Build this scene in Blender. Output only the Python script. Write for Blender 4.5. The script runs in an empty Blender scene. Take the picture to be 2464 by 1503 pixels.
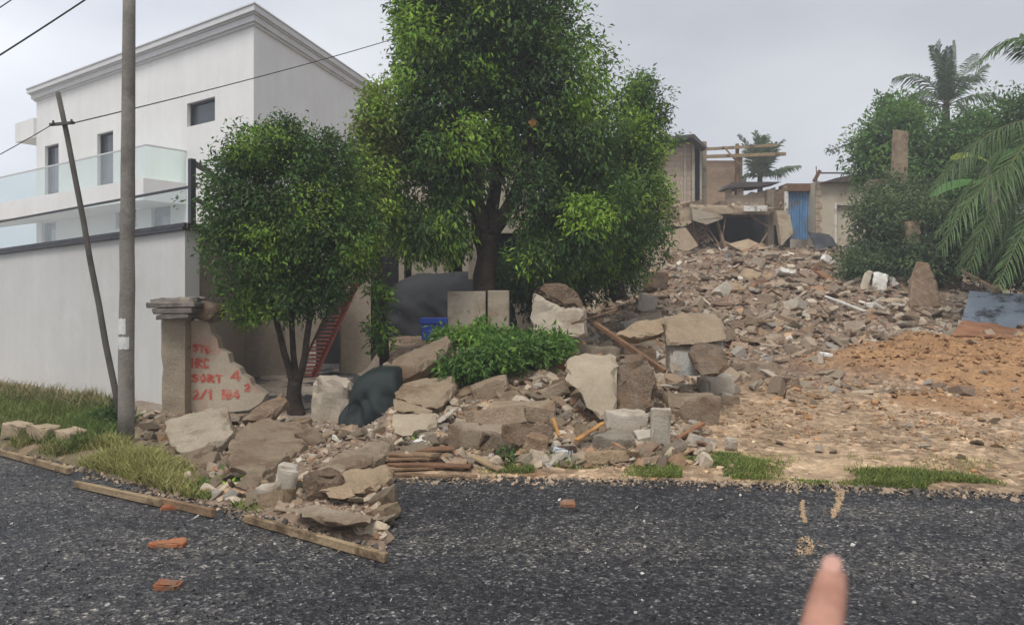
import bpy, bmesh, math, random
import numpy as np
from mathutils import Vector, Matrix, noise, Euler
R = math.radians
random.seed(7)
rng = np.random.default_rng(7)
scene = bpy.context.scene
COL = scene.collection
# ------------------------------------------------------------------ camera
CX, HZ, F, EYE = 1231.5, 700.0, 1750.0, 1.65      # measured on the photograph
cam = bpy.data.cameras.new('camera'); camo = bpy.data.objects.new('camera', cam); COL.objects.link(camo)
camo.location = (0, 0, EYE); camo.rotation_euler = (R(90), 0, 0)
cam.sensor_width = 36; cam.lens = 36 * F / 2463; cam.shift_y = -(751 - HZ) / 2463
cam.clip_start = 0.02; cam.clip_end = 1500
cam.dof.use_dof = True; cam.dof.focus_distance = 9.0; cam.dof.aperture_fstop = 6.0
scene.camera = camo
# ------------------------------------------------------------------ sky and sun
w = bpy.data.worlds.new('World'); scene.world = w; w.use_nodes = True
nt = w.node_tree; N = nt.nodes; L = nt.links; N.clear()
SUN_EL, SUN_ROT = R(62), R(200)
out = N.new('ShaderNodeOutputWorld'); bg = N.new('ShaderNodeBackground'); bg.inputs[1].default_value = 0.1
sky = N.new('ShaderNodeTexSky'); sky.sky_type = 'NISHITA'; sky.sun_disc = False
sky.sun_elevation = SUN_EL; sky.sun_rotation = SUN_ROT; sky.dust_density = 4
hs = N.new('ShaderNodeHueSaturation'); hs.inputs['Saturation'].default_value = 0.25
tc = N.new('ShaderNodeTexCoord'); nz = N.new('ShaderNodeTexNoise')
nz.inputs['Scale'].default_value = 1.9; nz.inputs['Detail'].default_value = 4; nz.inputs['Roughness'].default_value = .45
mp = N.new('ShaderNodeMapping'); mp.inputs['Scale'].default_value = (1, 1, 2.2)
cr = N.new('ShaderNodeValToRGB')
cr.color_ramp.elements[0].position = .34; cr.color_ramp.elements[0].color = (4.5, 4.85, 5.55, 1)
cr.color_ramp.elements[1].position = .66; cr.color_ramp.elements[1].color = (7.5, 7.7, 8.2, 1)
# cloud deck is thinner (brighter) towards the west = left, and near the horizon
sep = N.new('ShaderNodeSeparateXYZ')
mr = N.new('ShaderNodeMapRange'); mr.inputs[1].default_value = -.55; mr.inputs[2].default_value = -.02; mr.inputs[3].default_value = 1.22; mr.inputs[4].default_value = .80
mz = N.new('ShaderNodeMapRange'); mz.inputs[1].default_value = 0.0; mz.inputs[2].default_value = .45; mz.inputs[3].default_value = 1.2; mz.inputs[4].default_value = .98
mul = N.new('ShaderNodeMath'); mul.operation = 'MULTIPLY'
vm = N.new('ShaderNodeVectorMath'); vm.operation = 'SCALE'
mx = N.new('ShaderNodeMixRGB'); mx.inputs[0].default_value = .9
L.new(tc.outputs['Generated'], mp.inputs[0]); L.new(mp.outputs[0], nz.inputs[0]); L.new(nz.outputs[0], cr.inputs[0])
L.new(tc.outputs['Generated'], sep.inputs[0]); L.new(sep.outputs[0], mr.inputs[0]); L.new(sep.outputs[2], mz.inputs[0])
L.new(mr.outputs[0], mul.inputs[0]); L.new(mz.outputs[0], mul.inputs[1])
L.new(cr.outputs[0], vm.inputs[0]); L.new(mul.outputs[0], vm.inputs['Scale'])
L.new(sky.outputs[0], hs.inputs['Color']); L.new(hs.outputs[0], mx.inputs[1]); L.new(vm.outputs[0], mx.inputs[2])
L.new(mx.outputs[0], bg.inputs[0]); L.new(bg.outputs[0], out.inputs[0])
sl = bpy.data.lights.new('sun', 'SUN'); sl.energy = 2.0; sl.angle = R(22); sl.color = (1, .96, .9)
so = bpy.data.objects.new('sun', sl); COL.objects.link(so)
sdir = Vector((math.sin(SUN_ROT) * math.cos(SUN_EL), math.cos(SUN_ROT) * math.cos(SUN_EL), math.sin(SUN_EL)))
so.rotation_euler = sdir.to_track_quat('Z', 'Y').to_euler()
scene.view_settings.view_transform = 'Standard'; scene.view_settings.look = 'None'
scene.view_settings.exposure = 0.36; scene.view_settings.gamma = 1

# ------------------------------------------------------------------ materials
def nodes(name):
    m = bpy.data.materials.new(name); m.use_nodes = True
    t = m.node_tree; b = t.nodes['Principled BSDF']
    return m, t, b
def ramp(t, src, stops):
    r = t.nodes.new('ShaderNodeValToRGB'); e = r.color_ramp.elements
    e[0].position, e[0].color = stops[0][0], (*stops[0][1], 1)
    e[1].position, e[1].color = stops[-1][0], (*stops[-1][1], 1)
    for p, c in stops[1:-1]:
        q = e.new(p); q.color = (*c, 1)
    t.links.new(src, r.inputs[0]); return r.outputs[0]
def tex_noise(t, vec, scale, detail=5, rough=.6):
    n = t.nodes.new('ShaderNodeTexNoise'); n.inputs['Scale'].default_value = scale
    n.inputs['Detail'].default_value = detail; n.inputs['Roughness'].default_value = rough
    t.links.new(vec, n.inputs[0]); return n.outputs[0]
def mixc(t, fac, a, b, mode='MIX'):
    m = t.nodes.new('ShaderNodeMixRGB'); m.blend_type = mode
    for i, v in ((0, fac), (1, a), (2, b)):
        if hasattr(v, 'is_linked') or hasattr(v, 'links'): t.links.new(v, m.inputs[i])
        elif i == 0: m.inputs[0].default_value = v
        else: m.inputs[i].default_value = (*v, 1)
    return m.outputs[0]
def bump(t, b, h, strength, dist=.02):
    n = t.nodes.new('ShaderNodeBump'); n.inputs['Strength'].default_value = strength; n.inputs['Distance'].default_value = dist
    t.links.new(h, n.inputs['Height']); t.links.new(n.outputs[0], b.inputs['Normal'])
def objvec(t, rnd=True):
    c = t.nodes.new('ShaderNodeTexCoord')
    if not rnd: return c.outputs['Object']
    i = t.nodes.new('ShaderNodeObjectInfo'); a = t.nodes.new('ShaderNodeVectorMath'); a.operation = 'ADD'
    s = t.nodes.new('ShaderNodeMath'); s.operation = 'MULTIPLY'; s.inputs[1].default_value = 37
    t.links.new(i.outputs['Random'], s.inputs[0]); t.links.new(c.outputs['Object'], a.inputs[0]); t.links.new(s.outputs[0], a.inputs[1])
    return a.outputs[0]
def M2(name, c1, c2, scale=3, c3=None, rough=.85, bs=.4, bd=.02, fine=40, varies=False, spec=.3, grain=.16):
    """two tone weathered surface with fine grain, dirt blotches and relief"""
    m, t, b = nodes(name); v = objvec(t)
    n1 = tex_noise(t, v, scale, 6, .65); col = ramp(t, n1, [(.35, c1), (.65, c2)])
    if c3:
        n3 = tex_noise(t, v, scale * .45, 6, .7); f = ramp(t, n3, [(.52, (0, 0, 0)), (.62, (1, 1, 1))])
        col = mixc(t, f, col, c3)
    n2 = tex_noise(t, v, fine, 4, .7); g = ramp(t, n2, [(.3, (1 - grain,) * 3), (.7, (1 + grain * .6,) * 3)])
    col = mixc(t, 1, col, g, 'MULTIPLY')
    if varies:
        i = t.nodes.new('ShaderNodeObjectInfo')
        r2 = ramp(t, i.outputs['Random'], [(0, (.66, .63, .6)), (.35, (.92, .87, .8)), (.6, (.8, .8, .79)), (.8, (1.0, .9, .78)), (1, (1.08, 1.04, .97))])
        col = mixc(t, 1, col, r2, 'MULTIPLY')
    t.links.new(col, b.inputs['Base Color']); b.inputs['Roughness'].default_value = rough
    b.inputs['Specular IOR Level'].default_value = spec
    if bs:
        ad = t.nodes.new('ShaderNodeMath'); ad.operation = 'ADD'; n4 = tex_noise(t, v, scale * 4, 6, .7)
        t.links.new(n2, ad.inputs[0]); t.links.new(n4, ad.inputs[1]); bump(t, b, ad.outputs[0], bs, bd)
    return m
def attr_mat(name, rough=.85, fine=25, transl=0, bs=.3, spec=.3):
    m, t, b = nodes(name)
    a = t.nodes.new('ShaderNodeAttribute'); a.attribute_name = 'Col'
    c = t.nodes.new('ShaderNodeTexCoord'); n = tex_noise(t, c.outputs['Object'], fine, 4, .7)
    g = ramp(t, n, [(.3, (.78, .78, .78)), (.7, (1.18, 1.18, 1.18))])
    col = mixc(t, 1, a.outputs['Color'], g, 'MULTIPLY')
    t.links.new(col, b.inputs['Base Color']); b.inputs['Roughness'].default_value = rough
    b.inputs['Specular IOR Level'].default_value = spec
    if bs: bump(t, b, n, bs, .02)
    if transl:
        tr = t.nodes.new('ShaderNodeBsdfTranslucent'); t.links.new(col, tr.inputs[0])
        ms = t.nodes.new('ShaderNodeMixShader'); ms.inputs[0].default_value = transl
        o = t.nodes['Material Output']; t.links.new(b.outputs[0], ms.inputs[1]); t.links.new(tr.outputs[0], ms.inputs[2]); t.links.new(ms.outputs[0], o.inputs[0])
    return m
def brick_mat(name, c1, c2, mortar, bw=.42, bh=.2, dirt=(.2, .17, .14)):
    m, t, b = nodes(name); c = t.nodes.new('ShaderNodeTexCoord')
    mpn = t.nodes.new('ShaderNodeMapping'); mpn.inputs['Rotation'].default_value = (R(90), 0, 0)
    t.links.new(c.outputs['Object'], mpn.inputs[0])
    k = t.nodes.new('ShaderNodeTexBrick'); k.inputs['Scale'].default_value = 1
    k.inputs['Brick Width'].default_value = bw; k.inputs['Row Height'].default_value = bh; k.inputs['Mortar Size'].default_value = .012
    k.inputs['Color1'].default_value = (*c1, 1); k.inputs['Color2'].default_value = (*c2, 1); k.inputs['Mortar'].default_value = (*mortar, 1)
    t.links.new(mpn.outputs[0], k.inputs[0])
    n = tex_noise(t, c.outputs['Object'], 1.3, 6, .7); f = ramp(t, n, [(.48, (0, 0, 0)), (.7, (.8, .8, .8))])
    col = mixc(t, f, k.outputs[0], dirt); n2 = tex_noise(t, c.outputs['Object'], 14, 4, .7)
    g = ramp(t, n2, [(.3, (.75, .75, .75)), (.7, (1.15, 1.15, 1.15))]); col = mixc(t, 1, col, g, 'MULTIPLY')
    t.links.new(col, b.inputs['Base Color']); b.inputs['Roughness'].default_value = .9; bump(t, b, n2, .4, .03)
    return m
MT = {}
MT['concrete'] = M2('weathered_concrete', (.4, .315, .22), (.52, .42, .31), 3, (.3, .21, .14), varies=True, bs=.9, bd=.035, grain=.28, fine=55)
MT['plaster'] = M2('beige_plaster', (.42, .36, .28), (.5, .43, .34), 2.2, (.32, .25, .18), bs=.4, grain=.14)
MT['rubblebrown'] = M2('broken_brown_core', (.25, .175, .12), (.42, .33, .25), 7, (.33, .22, .13), bs=1, bd=.05, varies=True, grain=.3)
MT['grey'] = M2('grey_concrete', (.31, .265, .21), (.4, .35, .28), 4, (.24, .185, .135), bs=.8, varies=True, grain=.28, fine=55)
MT['palegrey'] = M2('pale_concrete_block', (.41, .365, .3), (.5, .445, .365), 3, (.34, .275, .205), bs=.4)
MT['white'] = M2('white_paint', (.78, .775, .76), (.83, .825, .81), .6, None, bs=.04, rough=.7, grain=.02)
MT['whitewall'] = M2('off_white_wall_paint', (.56, .555, .54), (.62, .615, .6), .4, (.53, .525, .505), bs=.04, rough=.75, fine=9, grain=.03)
MT['whitescrap'] = M2('white_scrap', (.75, .72, .66), (.82, .8, .76), 5, (.5, .45, .38))
MT['cornice'] = M2('grey_cornice', (.6, .6, .6), (.66, .66, .66), 2, None, bs=.05, grain=.04)
MT['darkmetal'] = M2('dark_metal', (.035, .037, .045), (.06, .06, .07), 4, None, rough=.5, bs=.1)
MT['beigehouse'] = M2('tan_rendered_wall', (.25, .205, .16), (.31, .26, .2), .7, (.2, .16, .12), bs=.25, fine=12)  # tan with shade put in for house faces; also the return wall's own tan
MT['beigelit'] = M2('tan_render_lit', (.4, .34, .27), (.46, .39, .3), .7, (.32, .27, .2), bs=.25, fine=12)  # lighter copy of the tan render, daylight on the lit faces put into colour
MT['dark'] = M2('painted_interior_shade', (.012, .012, .014), (.025, .024, .025), 2, None, bs=0)  # near-black colour stands in for the shade inside rooms and openings
MT['pole'] = M2('weathered_wood_pole', (.2, .18, .155), (.28, .255, .22), 3, (.15, .13, .11), bs=.5)
MT['poledark'] = M2('dark_leaning_pole', (.085, .075, .065), (.14, .125, .11), 3, None, bs=.4)
MT['bark'] = M2('tree_bark', (.045, .032, .024), (.1, .075, .055), 6, (.07, .055, .045), bs=1, bd=.05)
MT['tarp'] = M2('dark_grey_tarpaulin', (.026, .028, .032), (.04, .042, .046), 1, (.05, .053, .055), rough=.65, bs=.15, spec=.25)
MT['tarpgreen'] = M2('dark_green_tarpaulin', (.012, .018, .018), (.022, .03, .029), 1, None, rough=.65, bs=.15, spec=.25)
MT['tarptop'] = M2('pale_tarp_top', (.12, .14, .14), (.19, .21, .2), 1, None, rough=.6, bs=.1)
MT['blue'] = M2('blue_plastic', (.01, .05, .36), (.015, .07, .45), 2, None, rough=.4, bs=0, spec=.5)
MT['bluegate'] = M2('faded_blue_sheet', (.1, .24, .46), (.2, .38, .6), 3, (.2, .22, .25), rough=.6, bs=.2)
MT['rust'] = M2('rusty_sheet', (.2, .09, .045), (.32, .16, .08), 3, (.12, .07, .05), bs=.3)
MT['rustdark'] = M2('dark_rusty_metal', (.13, .07, .04), (.24, .135, .075), 4, None, bs=.3)
MT['wood'] = M2('old_wood', (.19, .115, .065), (.3, .2, .12), 6, (.1, .065, .04), bs=.4)
MT['woodorange'] = M2('fresh_split_wood', (.42, .2, .06), (.55, .3, .1), 8, (.3, .16, .07), bs=.4)
MT['woodpale'] = M2('pale_formwork_board', (.3, .215, .125), (.38, .28, .165), 5, (.13, .085, .05), bs=.5)
MT['redbrick'] = M2('red_brick', (.3, .11, .055), (.42, .18, .09), 8, (.3, .2, .14), bs=.6, varies=True)
MT['redpaint'] = M2('red_graffiti_paint', (.5, .07, .045), (.6, .2, .14), 14, (.56, .3, .22), bs=.2)
MT['redsteel'] = M2('red_primer_steel', (.2, .06, .045), (.28, .09, .065), 4, None, bs=.1)
MT['paper'] = M2('white_paper', (.6, .6, .58), (.7, .7, .68), 8, (.5, .5, .5), bs=.1)
MT['peel'] = M2('peeling_grey_blue_paint', (.2, .24, .29), (.28, .32, .37), 2.5, (.035, .035, .04), bs=.4)
MT['bluewhite'] = M2('pale_blue_plaster', (.33, .34, .335), (.4, .37, .32), 5, (.34, .26, .18), bs=.7)
MT['gcream'] = M2('stained_cream_plaster', (.47, .4, .3), (.55, .47, .36), 4, (.5, .34, .26), bs=.4)
MT['capgrey'] = M2('dark_stained_concrete', (.13, .115, .1), (.24, .21, .18), 6, (.3, .26, .21), bs=.6)
MT['sandst'] = M2('sandy_block', (.36, .27, .18), (.44, .34, .235), 4, (.3, .24, .15), bs=.4)
MT['blockbeige'] = M2('smooth_beige_render', (.34, .275, .195), (.41, .34, .25), 2.2, (.33, .26, .18), bs=.35, grain=.12)
MT['cream'] = M2('cream_render', (.56, .49, .37), (.62, .55, .43), 1.2, (.46, .39, .28), bs=.2)
MT['blockwall'] = brick_mat('cement_block_wall', (.56, .45, .34), (.47, .36, .26), (.34, .28, .22), dirt=(.34, .27, .2))
MT['brickwall'] = brick_mat('brown_block_wall', (.5, .36, .25), (.42, .29, .19), (.4, .3, .2), .4, .17, (.42, .3, .2))
MT['roofsheet'] = M2('dark_roof_sheet', (.06, .055, .055), (.11, .1, .1), 3, (.16, .1, .07), bs=.3)
MT['wire'] = M2('black_cable', (.03, .03, .03), (.05, .05, .05), 3, None, bs=0)
MT['clear'] = M2('clear_plastic', (.42, .45, .46), (.6, .63, .65), 12, None, bs=.3, rough=.3, spec=.6)
MT['skin'] = M2('skin', (.36, .175, .125), (.52, .28, .2), 55, None, rough=.5, bs=.1, bd=.001, fine=300)
MT['skin'].node_tree.nodes['Principled BSDF'].inputs['Subsurface Weight'].default_value = .15
MT['skin'].node_tree.nodes['Principled BSDF'].inputs['Subsurface Radius'].default_value = (.01, .004, .002)
MT['nail'] = M2('nail', (.5, .28, .22), (.55, .32, .26), 20, None, rough=.3, bs=0)
MT['cloth'] = M2('dark_sleeve', (.04, .045, .06), (.06, .065, .08), 20, None)
MT['leaf'] = attr_mat('leaf', rough=.5, fine=9, transl=.32, bs=0, spec=.28)
MT['grass'] = attr_mat('grass_blades', rough=.7, fine=6, transl=.25, bs=0)
MT['chips'] = attr_mat('rubble_mix', rough=.9, fine=22, bs=.6)
for nm in ('white', 'whitewall'):
    t = MT[nm].node_tree; b = t.nodes['Principled BSDF']; src = b.inputs['Base Color'].links[0].from_socket
    v = objvec(t, False); mpn = t.nodes.new('ShaderNodeMapping'); mpn.inputs['Scale'].default_value = (2.2, 2.2, .16); t.links.new(v, mpn.inputs[0])
    n_ = tex_noise(t, mpn.outputs[0], 1.6, 7, .65); g = ramp(t, n_, [(.4, (.965, .96, .95)), (.62, (1, 1, 1))])
    n2 = tex_noise(t, v, .5, 6, .7); g2 = ramp(t, n2, [(.42, (.95, .945, .935)), (.6, (1, 1, 1))])
    t.links.new(mixc(t, 1, mixc(t, 1, src, g, 'MULTIPLY'), g2, 'MULTIPLY'), b.inputs['Base Color'])
# glass
m, t, b = nodes('tinted_window_glass'); b.inputs['Base Color'].default_value = (.045, .055, .068, 1); b.inputs['Roughness'].default_value = .06; b.inputs['Specular IOR Level'].default_value = .5; MT['glass'] = m
m, t, b = nodes('balustrade_glass'); o = t.nodes['Material Output']; g = t.nodes.new('ShaderNodeBsdfGlossy'); g.inputs['Roughness'].default_value = .05
tr = t.nodes.new('ShaderNodeBsdfTransparent'); tr.inputs[0].default_value = (.88, .93, .915, 1); ms = t.nodes.new('ShaderNodeMixShader')
lw = t.nodes.new('ShaderNodeLayerWeight'); lw.inputs[0].default_value = .25; mlt = t.nodes.new('ShaderNodeMath'); mlt.operation = 'MULTIPLY'; mlt.inputs[1].default_value = .45; t.links.new(lw.outputs['Facing'], mlt.inputs[0]); t.links.new(mlt.outputs[0], ms.inputs[0])
t.links.new(tr.outputs[0], ms.inputs[1]); t.links.new(g.outputs[0], ms.inputs[2]); t.links.new(ms.outputs[0], o.inputs[0]); MT['clearglass'] = m
# asphalt: loose black chippings with pale specks
m, t, b = nodes('asphalt'); c = t.nodes.new('ShaderNodeTexCoord'); v = c.outputs['Object']
def voro(t, v, s):
    k = t.nodes.new('ShaderNodeTexVoronoi'); k.inputs['Scale'].default_value = s; t.links.new(v, k.inputs[0]); return k
k1 = voro(t, v, 60); sp = t.nodes.new('ShaderNodeSeparateColor'); t.links.new(k1.outputs['Color'], sp.inputs[0])
c1 = ramp(t, sp.outputs[0], [(0, (.016, .017, .019)), (.45, (.034, .035, .038)), (.72, (.06, .061, .064)), (.84, (.082, .081, .077)), (.95, (.15, .146, .138)), (1, (.3, .29, .28))])
k2 = voro(t, v, 21); sp2 = t.nodes.new('ShaderNodeSeparateColor'); t.links.new(k2.outputs['Color'], sp2.inputs[0])
c2 = ramp(t, sp2.outputs[1], [(0, (.5, .5, .52)), (.6, (1, 1, 1)), (.9, (1.25, 1.23, 1.18)), (1, (1.6, 1.55, 1.45))])
c3 = mixc(t, 1, c1, c2, 'MULTIPLY')
n0 = tex_noise(t, v, .55, 5, .6); g0 = ramp(t, n0, [(.35, (.68, .69, .72)), (.65, (1.38, 1.33, 1.25))]); c3 = mixc(t, 1, c3, g0, 'MULTIPLY')
mt2 = t.nodes.new('ShaderNodeMapping'); mt2.inputs['Scale'].default_value = (.14, 1.3, 1); mt2.inputs['Rotation'].default_value = (0, 0, R(4)); t.links.new(v, mt2.inputs[0])
ns = tex_noise(t, mt2.outputs[0], 1.1, 5, .6); gs = ramp(t, ns, [(.38, (.74, .74, .77)), (.5, (1, 1, 1)), (.64, (1.45, 1.38, 1.27))]); c3 = mixc(t, 1, c3, gs, 'MULTIPLY')
nb = tex_noise(t, v, 3.2, 5, .7); fb = ramp(t, nb, [(.6, (0, 0, 0)), (.74, (.5, .5, .5))]); c3 = mixc(t, fb, c3, (.12, .1, .075))
c3 = mixc(t, 1, c3, (.92, .92, .95), 'MULTIPLY'); t.links.new(c3, b.inputs['Base Color']); b.inputs['Roughness'].default_value = .62; b.inputs['Specular IOR Level'].default_value = .35
bump(t, b, k1.outputs['Distance'], .9, .012); MT['asphalt'] = m
# soil of the plot
m, t, b = nodes('rubble_soil'); c = t.nodes.new('ShaderNodeTexCoord'); v = c.outputs['Object']
a = t.nodes.new('ShaderNodeAttribute'); a.attribute_name = 'Col'
k1 = voro(t, v, 17); sp = t.nodes.new('ShaderNodeSeparateColor'); t.links.new(k1.outputs['Color'], sp.inputs[0])
g1 = ramp(t, sp.outputs[0], [(0, (.55, .52, .5)), (.5, (.95, .93, .9)), (.85, (1.15, 1.12, 1.08)), (1, (1.6, 1.6, 1.6))])
k2 = voro(t, v, 5); sp2 = t.nodes.new('ShaderNodeSeparateColor'); t.links.new(k2.outputs['Color'], sp2.inputs[0])
g2 = ramp(t, sp2.outputs[2], [(0, (.75, .72, .7)), (.6, (1, 1, 1)), (1, (1.2, 1.2, 1.22))])
n1 = tex_noise(t, v, 1.1, 7, .7); g3 = ramp(t, n1, [(.3, (.7, .66, .62)), (.7, (1.2, 1.2, 1.2))])
al = t.nodes.new('ShaderNodeAttribute'); al.attribute_name = 'Col'
col = mixc(t, a.outputs['Alpha'], mixc(t, 1, a.outputs['Color'], mixc(t, 1, g1, g2, 'MULTIPLY'), 'MULTIPLY'), a.outputs['Color'])
col = mixc(t, 1, col, g3, 'MULTIPLY'); t.links.new(col, b.inputs['Base Color']); b.inputs['Roughness'].default_value = .9
ad = t.nodes.new('ShaderNodeMath'); ad.operation = 'ADD'; nf = tex_noise(t, v, 16, 6, .75)
t.links.new(k1.outputs['Distance'], ad.inputs[0]); t.links.new(nf, ad.inputs[1]); bump(t, b, ad.outputs[0], .8, .03); MT['soil'] = m

# ------------------------------------------------------------------ helpers
def P(vx, vy, Y): return Vector(((vx - CX) / F * Y, Y, EYE - (vy - HZ) / F * Y))
def link(o, parent=None):
    COL.objects.link(o)
    if parent: o.parent = parent
    return o
def tag(o, label=None, cat=None, group=None, kind=None):
    for k, v in (('label', label), ('category', cat), ('group', group), ('kind', kind)):
        if v: o[k] = v
    return o
def empty(name, loc=(0, 0, 0), label=None, cat=None, group=None, kind=None):
    o = bpy.data.objects.new(name, None); o.location = loc; COL.objects.link(o); return tag(o, label, cat, group, kind)
class MB:
    def __init__(s): s.v = []; s.f = []; s.c = []; s.m = []; s.mi = 0
    def add(s, vs, fs, col=None):
        k = len(s.v); s.v += [tuple(x) for x in vs]; s.f += [tuple(i + k for i in f) for f in fs]
        s.m += [s.mi] * len(fs)
        if col is not None: s.c += [col] * len(vs)
    def box(s, a, b, M=None, col=None):
        x0, y0, z0 = a; x1, y1, z1 = b
        vs = [Vector(p) for p in ((x0, y0, z0), (x1, y0, z0), (x1, y1, z0), (x0, y1, z0), (x0, y0, z1), (x1, y0, z1), (x1, y1, z1), (x0, y1, z1))]
        if M: vs = [M @ p for p in vs]
        s.add(vs, [(0, 3, 2, 1), (4, 5, 6, 7), (0, 1, 5, 4), (1, 2, 6, 5), (2, 3, 7, 6), (3, 0, 4, 7)], col)
    def bar(s, p, q, wd, h, up=(0, 0, 1)):
        p, q = Vector(p), Vector(q); d = (q - p); ln = d.length; d.normalize(); u = Vector(up)
        sd = d.cross(u)
        if sd.length < 1e-4: sd = d.cross(Vector((0, 1, 0)))
        sd.normalize(); u = sd.cross(d)
        M = Matrix((sd, d, u)).transposed().to_4x4(); M.translation = p
        s.box((-wd / 2, 0, -h / 2), (wd / 2, ln, h / 2), M)
    def tube(s, pts, rad, n=8, cap=True):
        pts = [Vector(p) for p in pts]; rad = rad if isinstance(rad, (list, tuple)) else [rad] * len(pts)
        rings = []; vs = []; prev = None
        for i, p in enumerate(pts):
            d = (pts[min(i + 1, len(pts) - 1)] - pts[max(i - 1, 0)]).normalized()
            if prev is None:
                a = d.cross(Vector((0, 0, 1)));
                if a.length < .05: a = d.cross(Vector((1, 0, 0)))
            else: a = prev - d * prev.dot(d)
            a.normalize(); prev = a; b2 = d.cross(a)
            for k in range(n):
                an = 2 * math.pi * k / n; vs.append(p + (a * math.cos(an) + b2 * math.sin(an)) * rad[i])
        fs = []
        for i in range(len(pts) - 1):
            for k in range(n): fs.append((i * n + k, i * n + (k + 1) % n, (i + 1) * n + (k + 1) % n, (i + 1) * n + k))
        if cap: fs.append(tuple(range(n))[::-1]); fs.append(tuple(range((len(pts) - 1) * n, len(pts) * n)))
        s.add(vs, fs)
    def prism(s, poly, off):
        """closed prism of a 3-D polygon and its copy moved by off"""
        poly = [Vector(p) for p in poly]; off = Vector(off); n = len(poly)
        vs = poly + [p + off for p in poly]
        s.add(vs, [tuple(range(n))] + [tuple(range(2 * n - 1, n - 1, -1))] + [(i, i + n, (i + 1) % n + n, (i + 1) % n) for i in range(n)])
    def build(s, name, mats, parent=None, smooth=False, loc=None, bevel=0):
        me = bpy.data.meshes.new(name)
        vs = s.v
        if loc is not None:
            vs = [(x - loc[0], y - loc[1], z - loc[2]) for x, y, z in s.v]
        me.from_pydata(vs, [], s.f)
        if not isinstance(mats, (list, tuple)): mats = [mats]
        for q in mats: me.materials.append(q)
        if len(mats) > 1: me.polygons.foreach_set('material_index', s.m)
        if s.c and len(s.c) == len(s.v):
            at = me.color_attributes.new('Col', 'FLOAT_COLOR', 'POINT')
            at.data.foreach_set('color', np.array([(*c[:3], 1) for c in s.c], dtype=np.float32).ravel())
        bm = bmesh.new(); bm.from_mesh(me); bmesh.ops.recalc_face_normals(bm, faces=bm.faces)
        if bevel: bmesh.ops.bevel(bm, geom=list(bm.edges), offset=bevel, segments=1, affect='EDGES', clamp_overlap=True)
        bm.to_mesh(me); bm.free()
        if smooth: me.polygons.foreach_set('use_smooth', [True] * len(me.polygons))
        o = bpy.data.objects.new(name, me); link(o, parent)
        if loc is not None and parent is None: o.location = loc
        return o
def npmesh(name, V, Fq, mat, col=None, parent=None, smooth=False):
    """V (n,3), Fq (m,k) with the same vertex count per face"""
    me = bpy.data.meshes.new(name); n, mm, k = len(V), len(Fq), Fq.shape[1]
    me.vertices.add(n); me.vertices.foreach_set('co', np.asarray(V, np.float32).ravel())
    me.loops.add(mm * k); me.loops.foreach_set('vertex_index', np.asarray(Fq, np.int32).ravel())
    me.polygons.add(mm); me.polygons.foreach_set('loop_start', np.arange(0, mm * k, k, dtype=np.int32))
    me.polygons.foreach_set('loop_total', np.full(mm, k, np.int32))
    me.polygons.foreach_set('use_smooth', np.full(mm, bool(smooth)))
    me.update(calc_edges=True)
    if col is not None:
        at = me.color_attributes.new('Col', 'FLOAT_COLOR', 'POINT')
        if col.shape[1] == 3: col = np.concatenate([col, np.ones((n, 1))], 1)
        at.data.foreach_set('color', np.asarray(col, np.float32).ravel())
    me.materials.append(mat); o = bpy.data.objects.new(name, me); return link(o, parent)
def sstep(a, b, x):
    if a == b: return float(x > a)
    t = min(1, max(0, (x - a) / (b - a))); return t * t * (3 - 2 * t)
def interp(x, pts):
    if x <= pts[0][0]: return pts[0][1]
    for (a, b), (c, d) in zip(pts, pts[1:]):
        if x <= c: return b + (d - b) * (x - a) / (c - a)
    return pts[-1][1]
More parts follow.
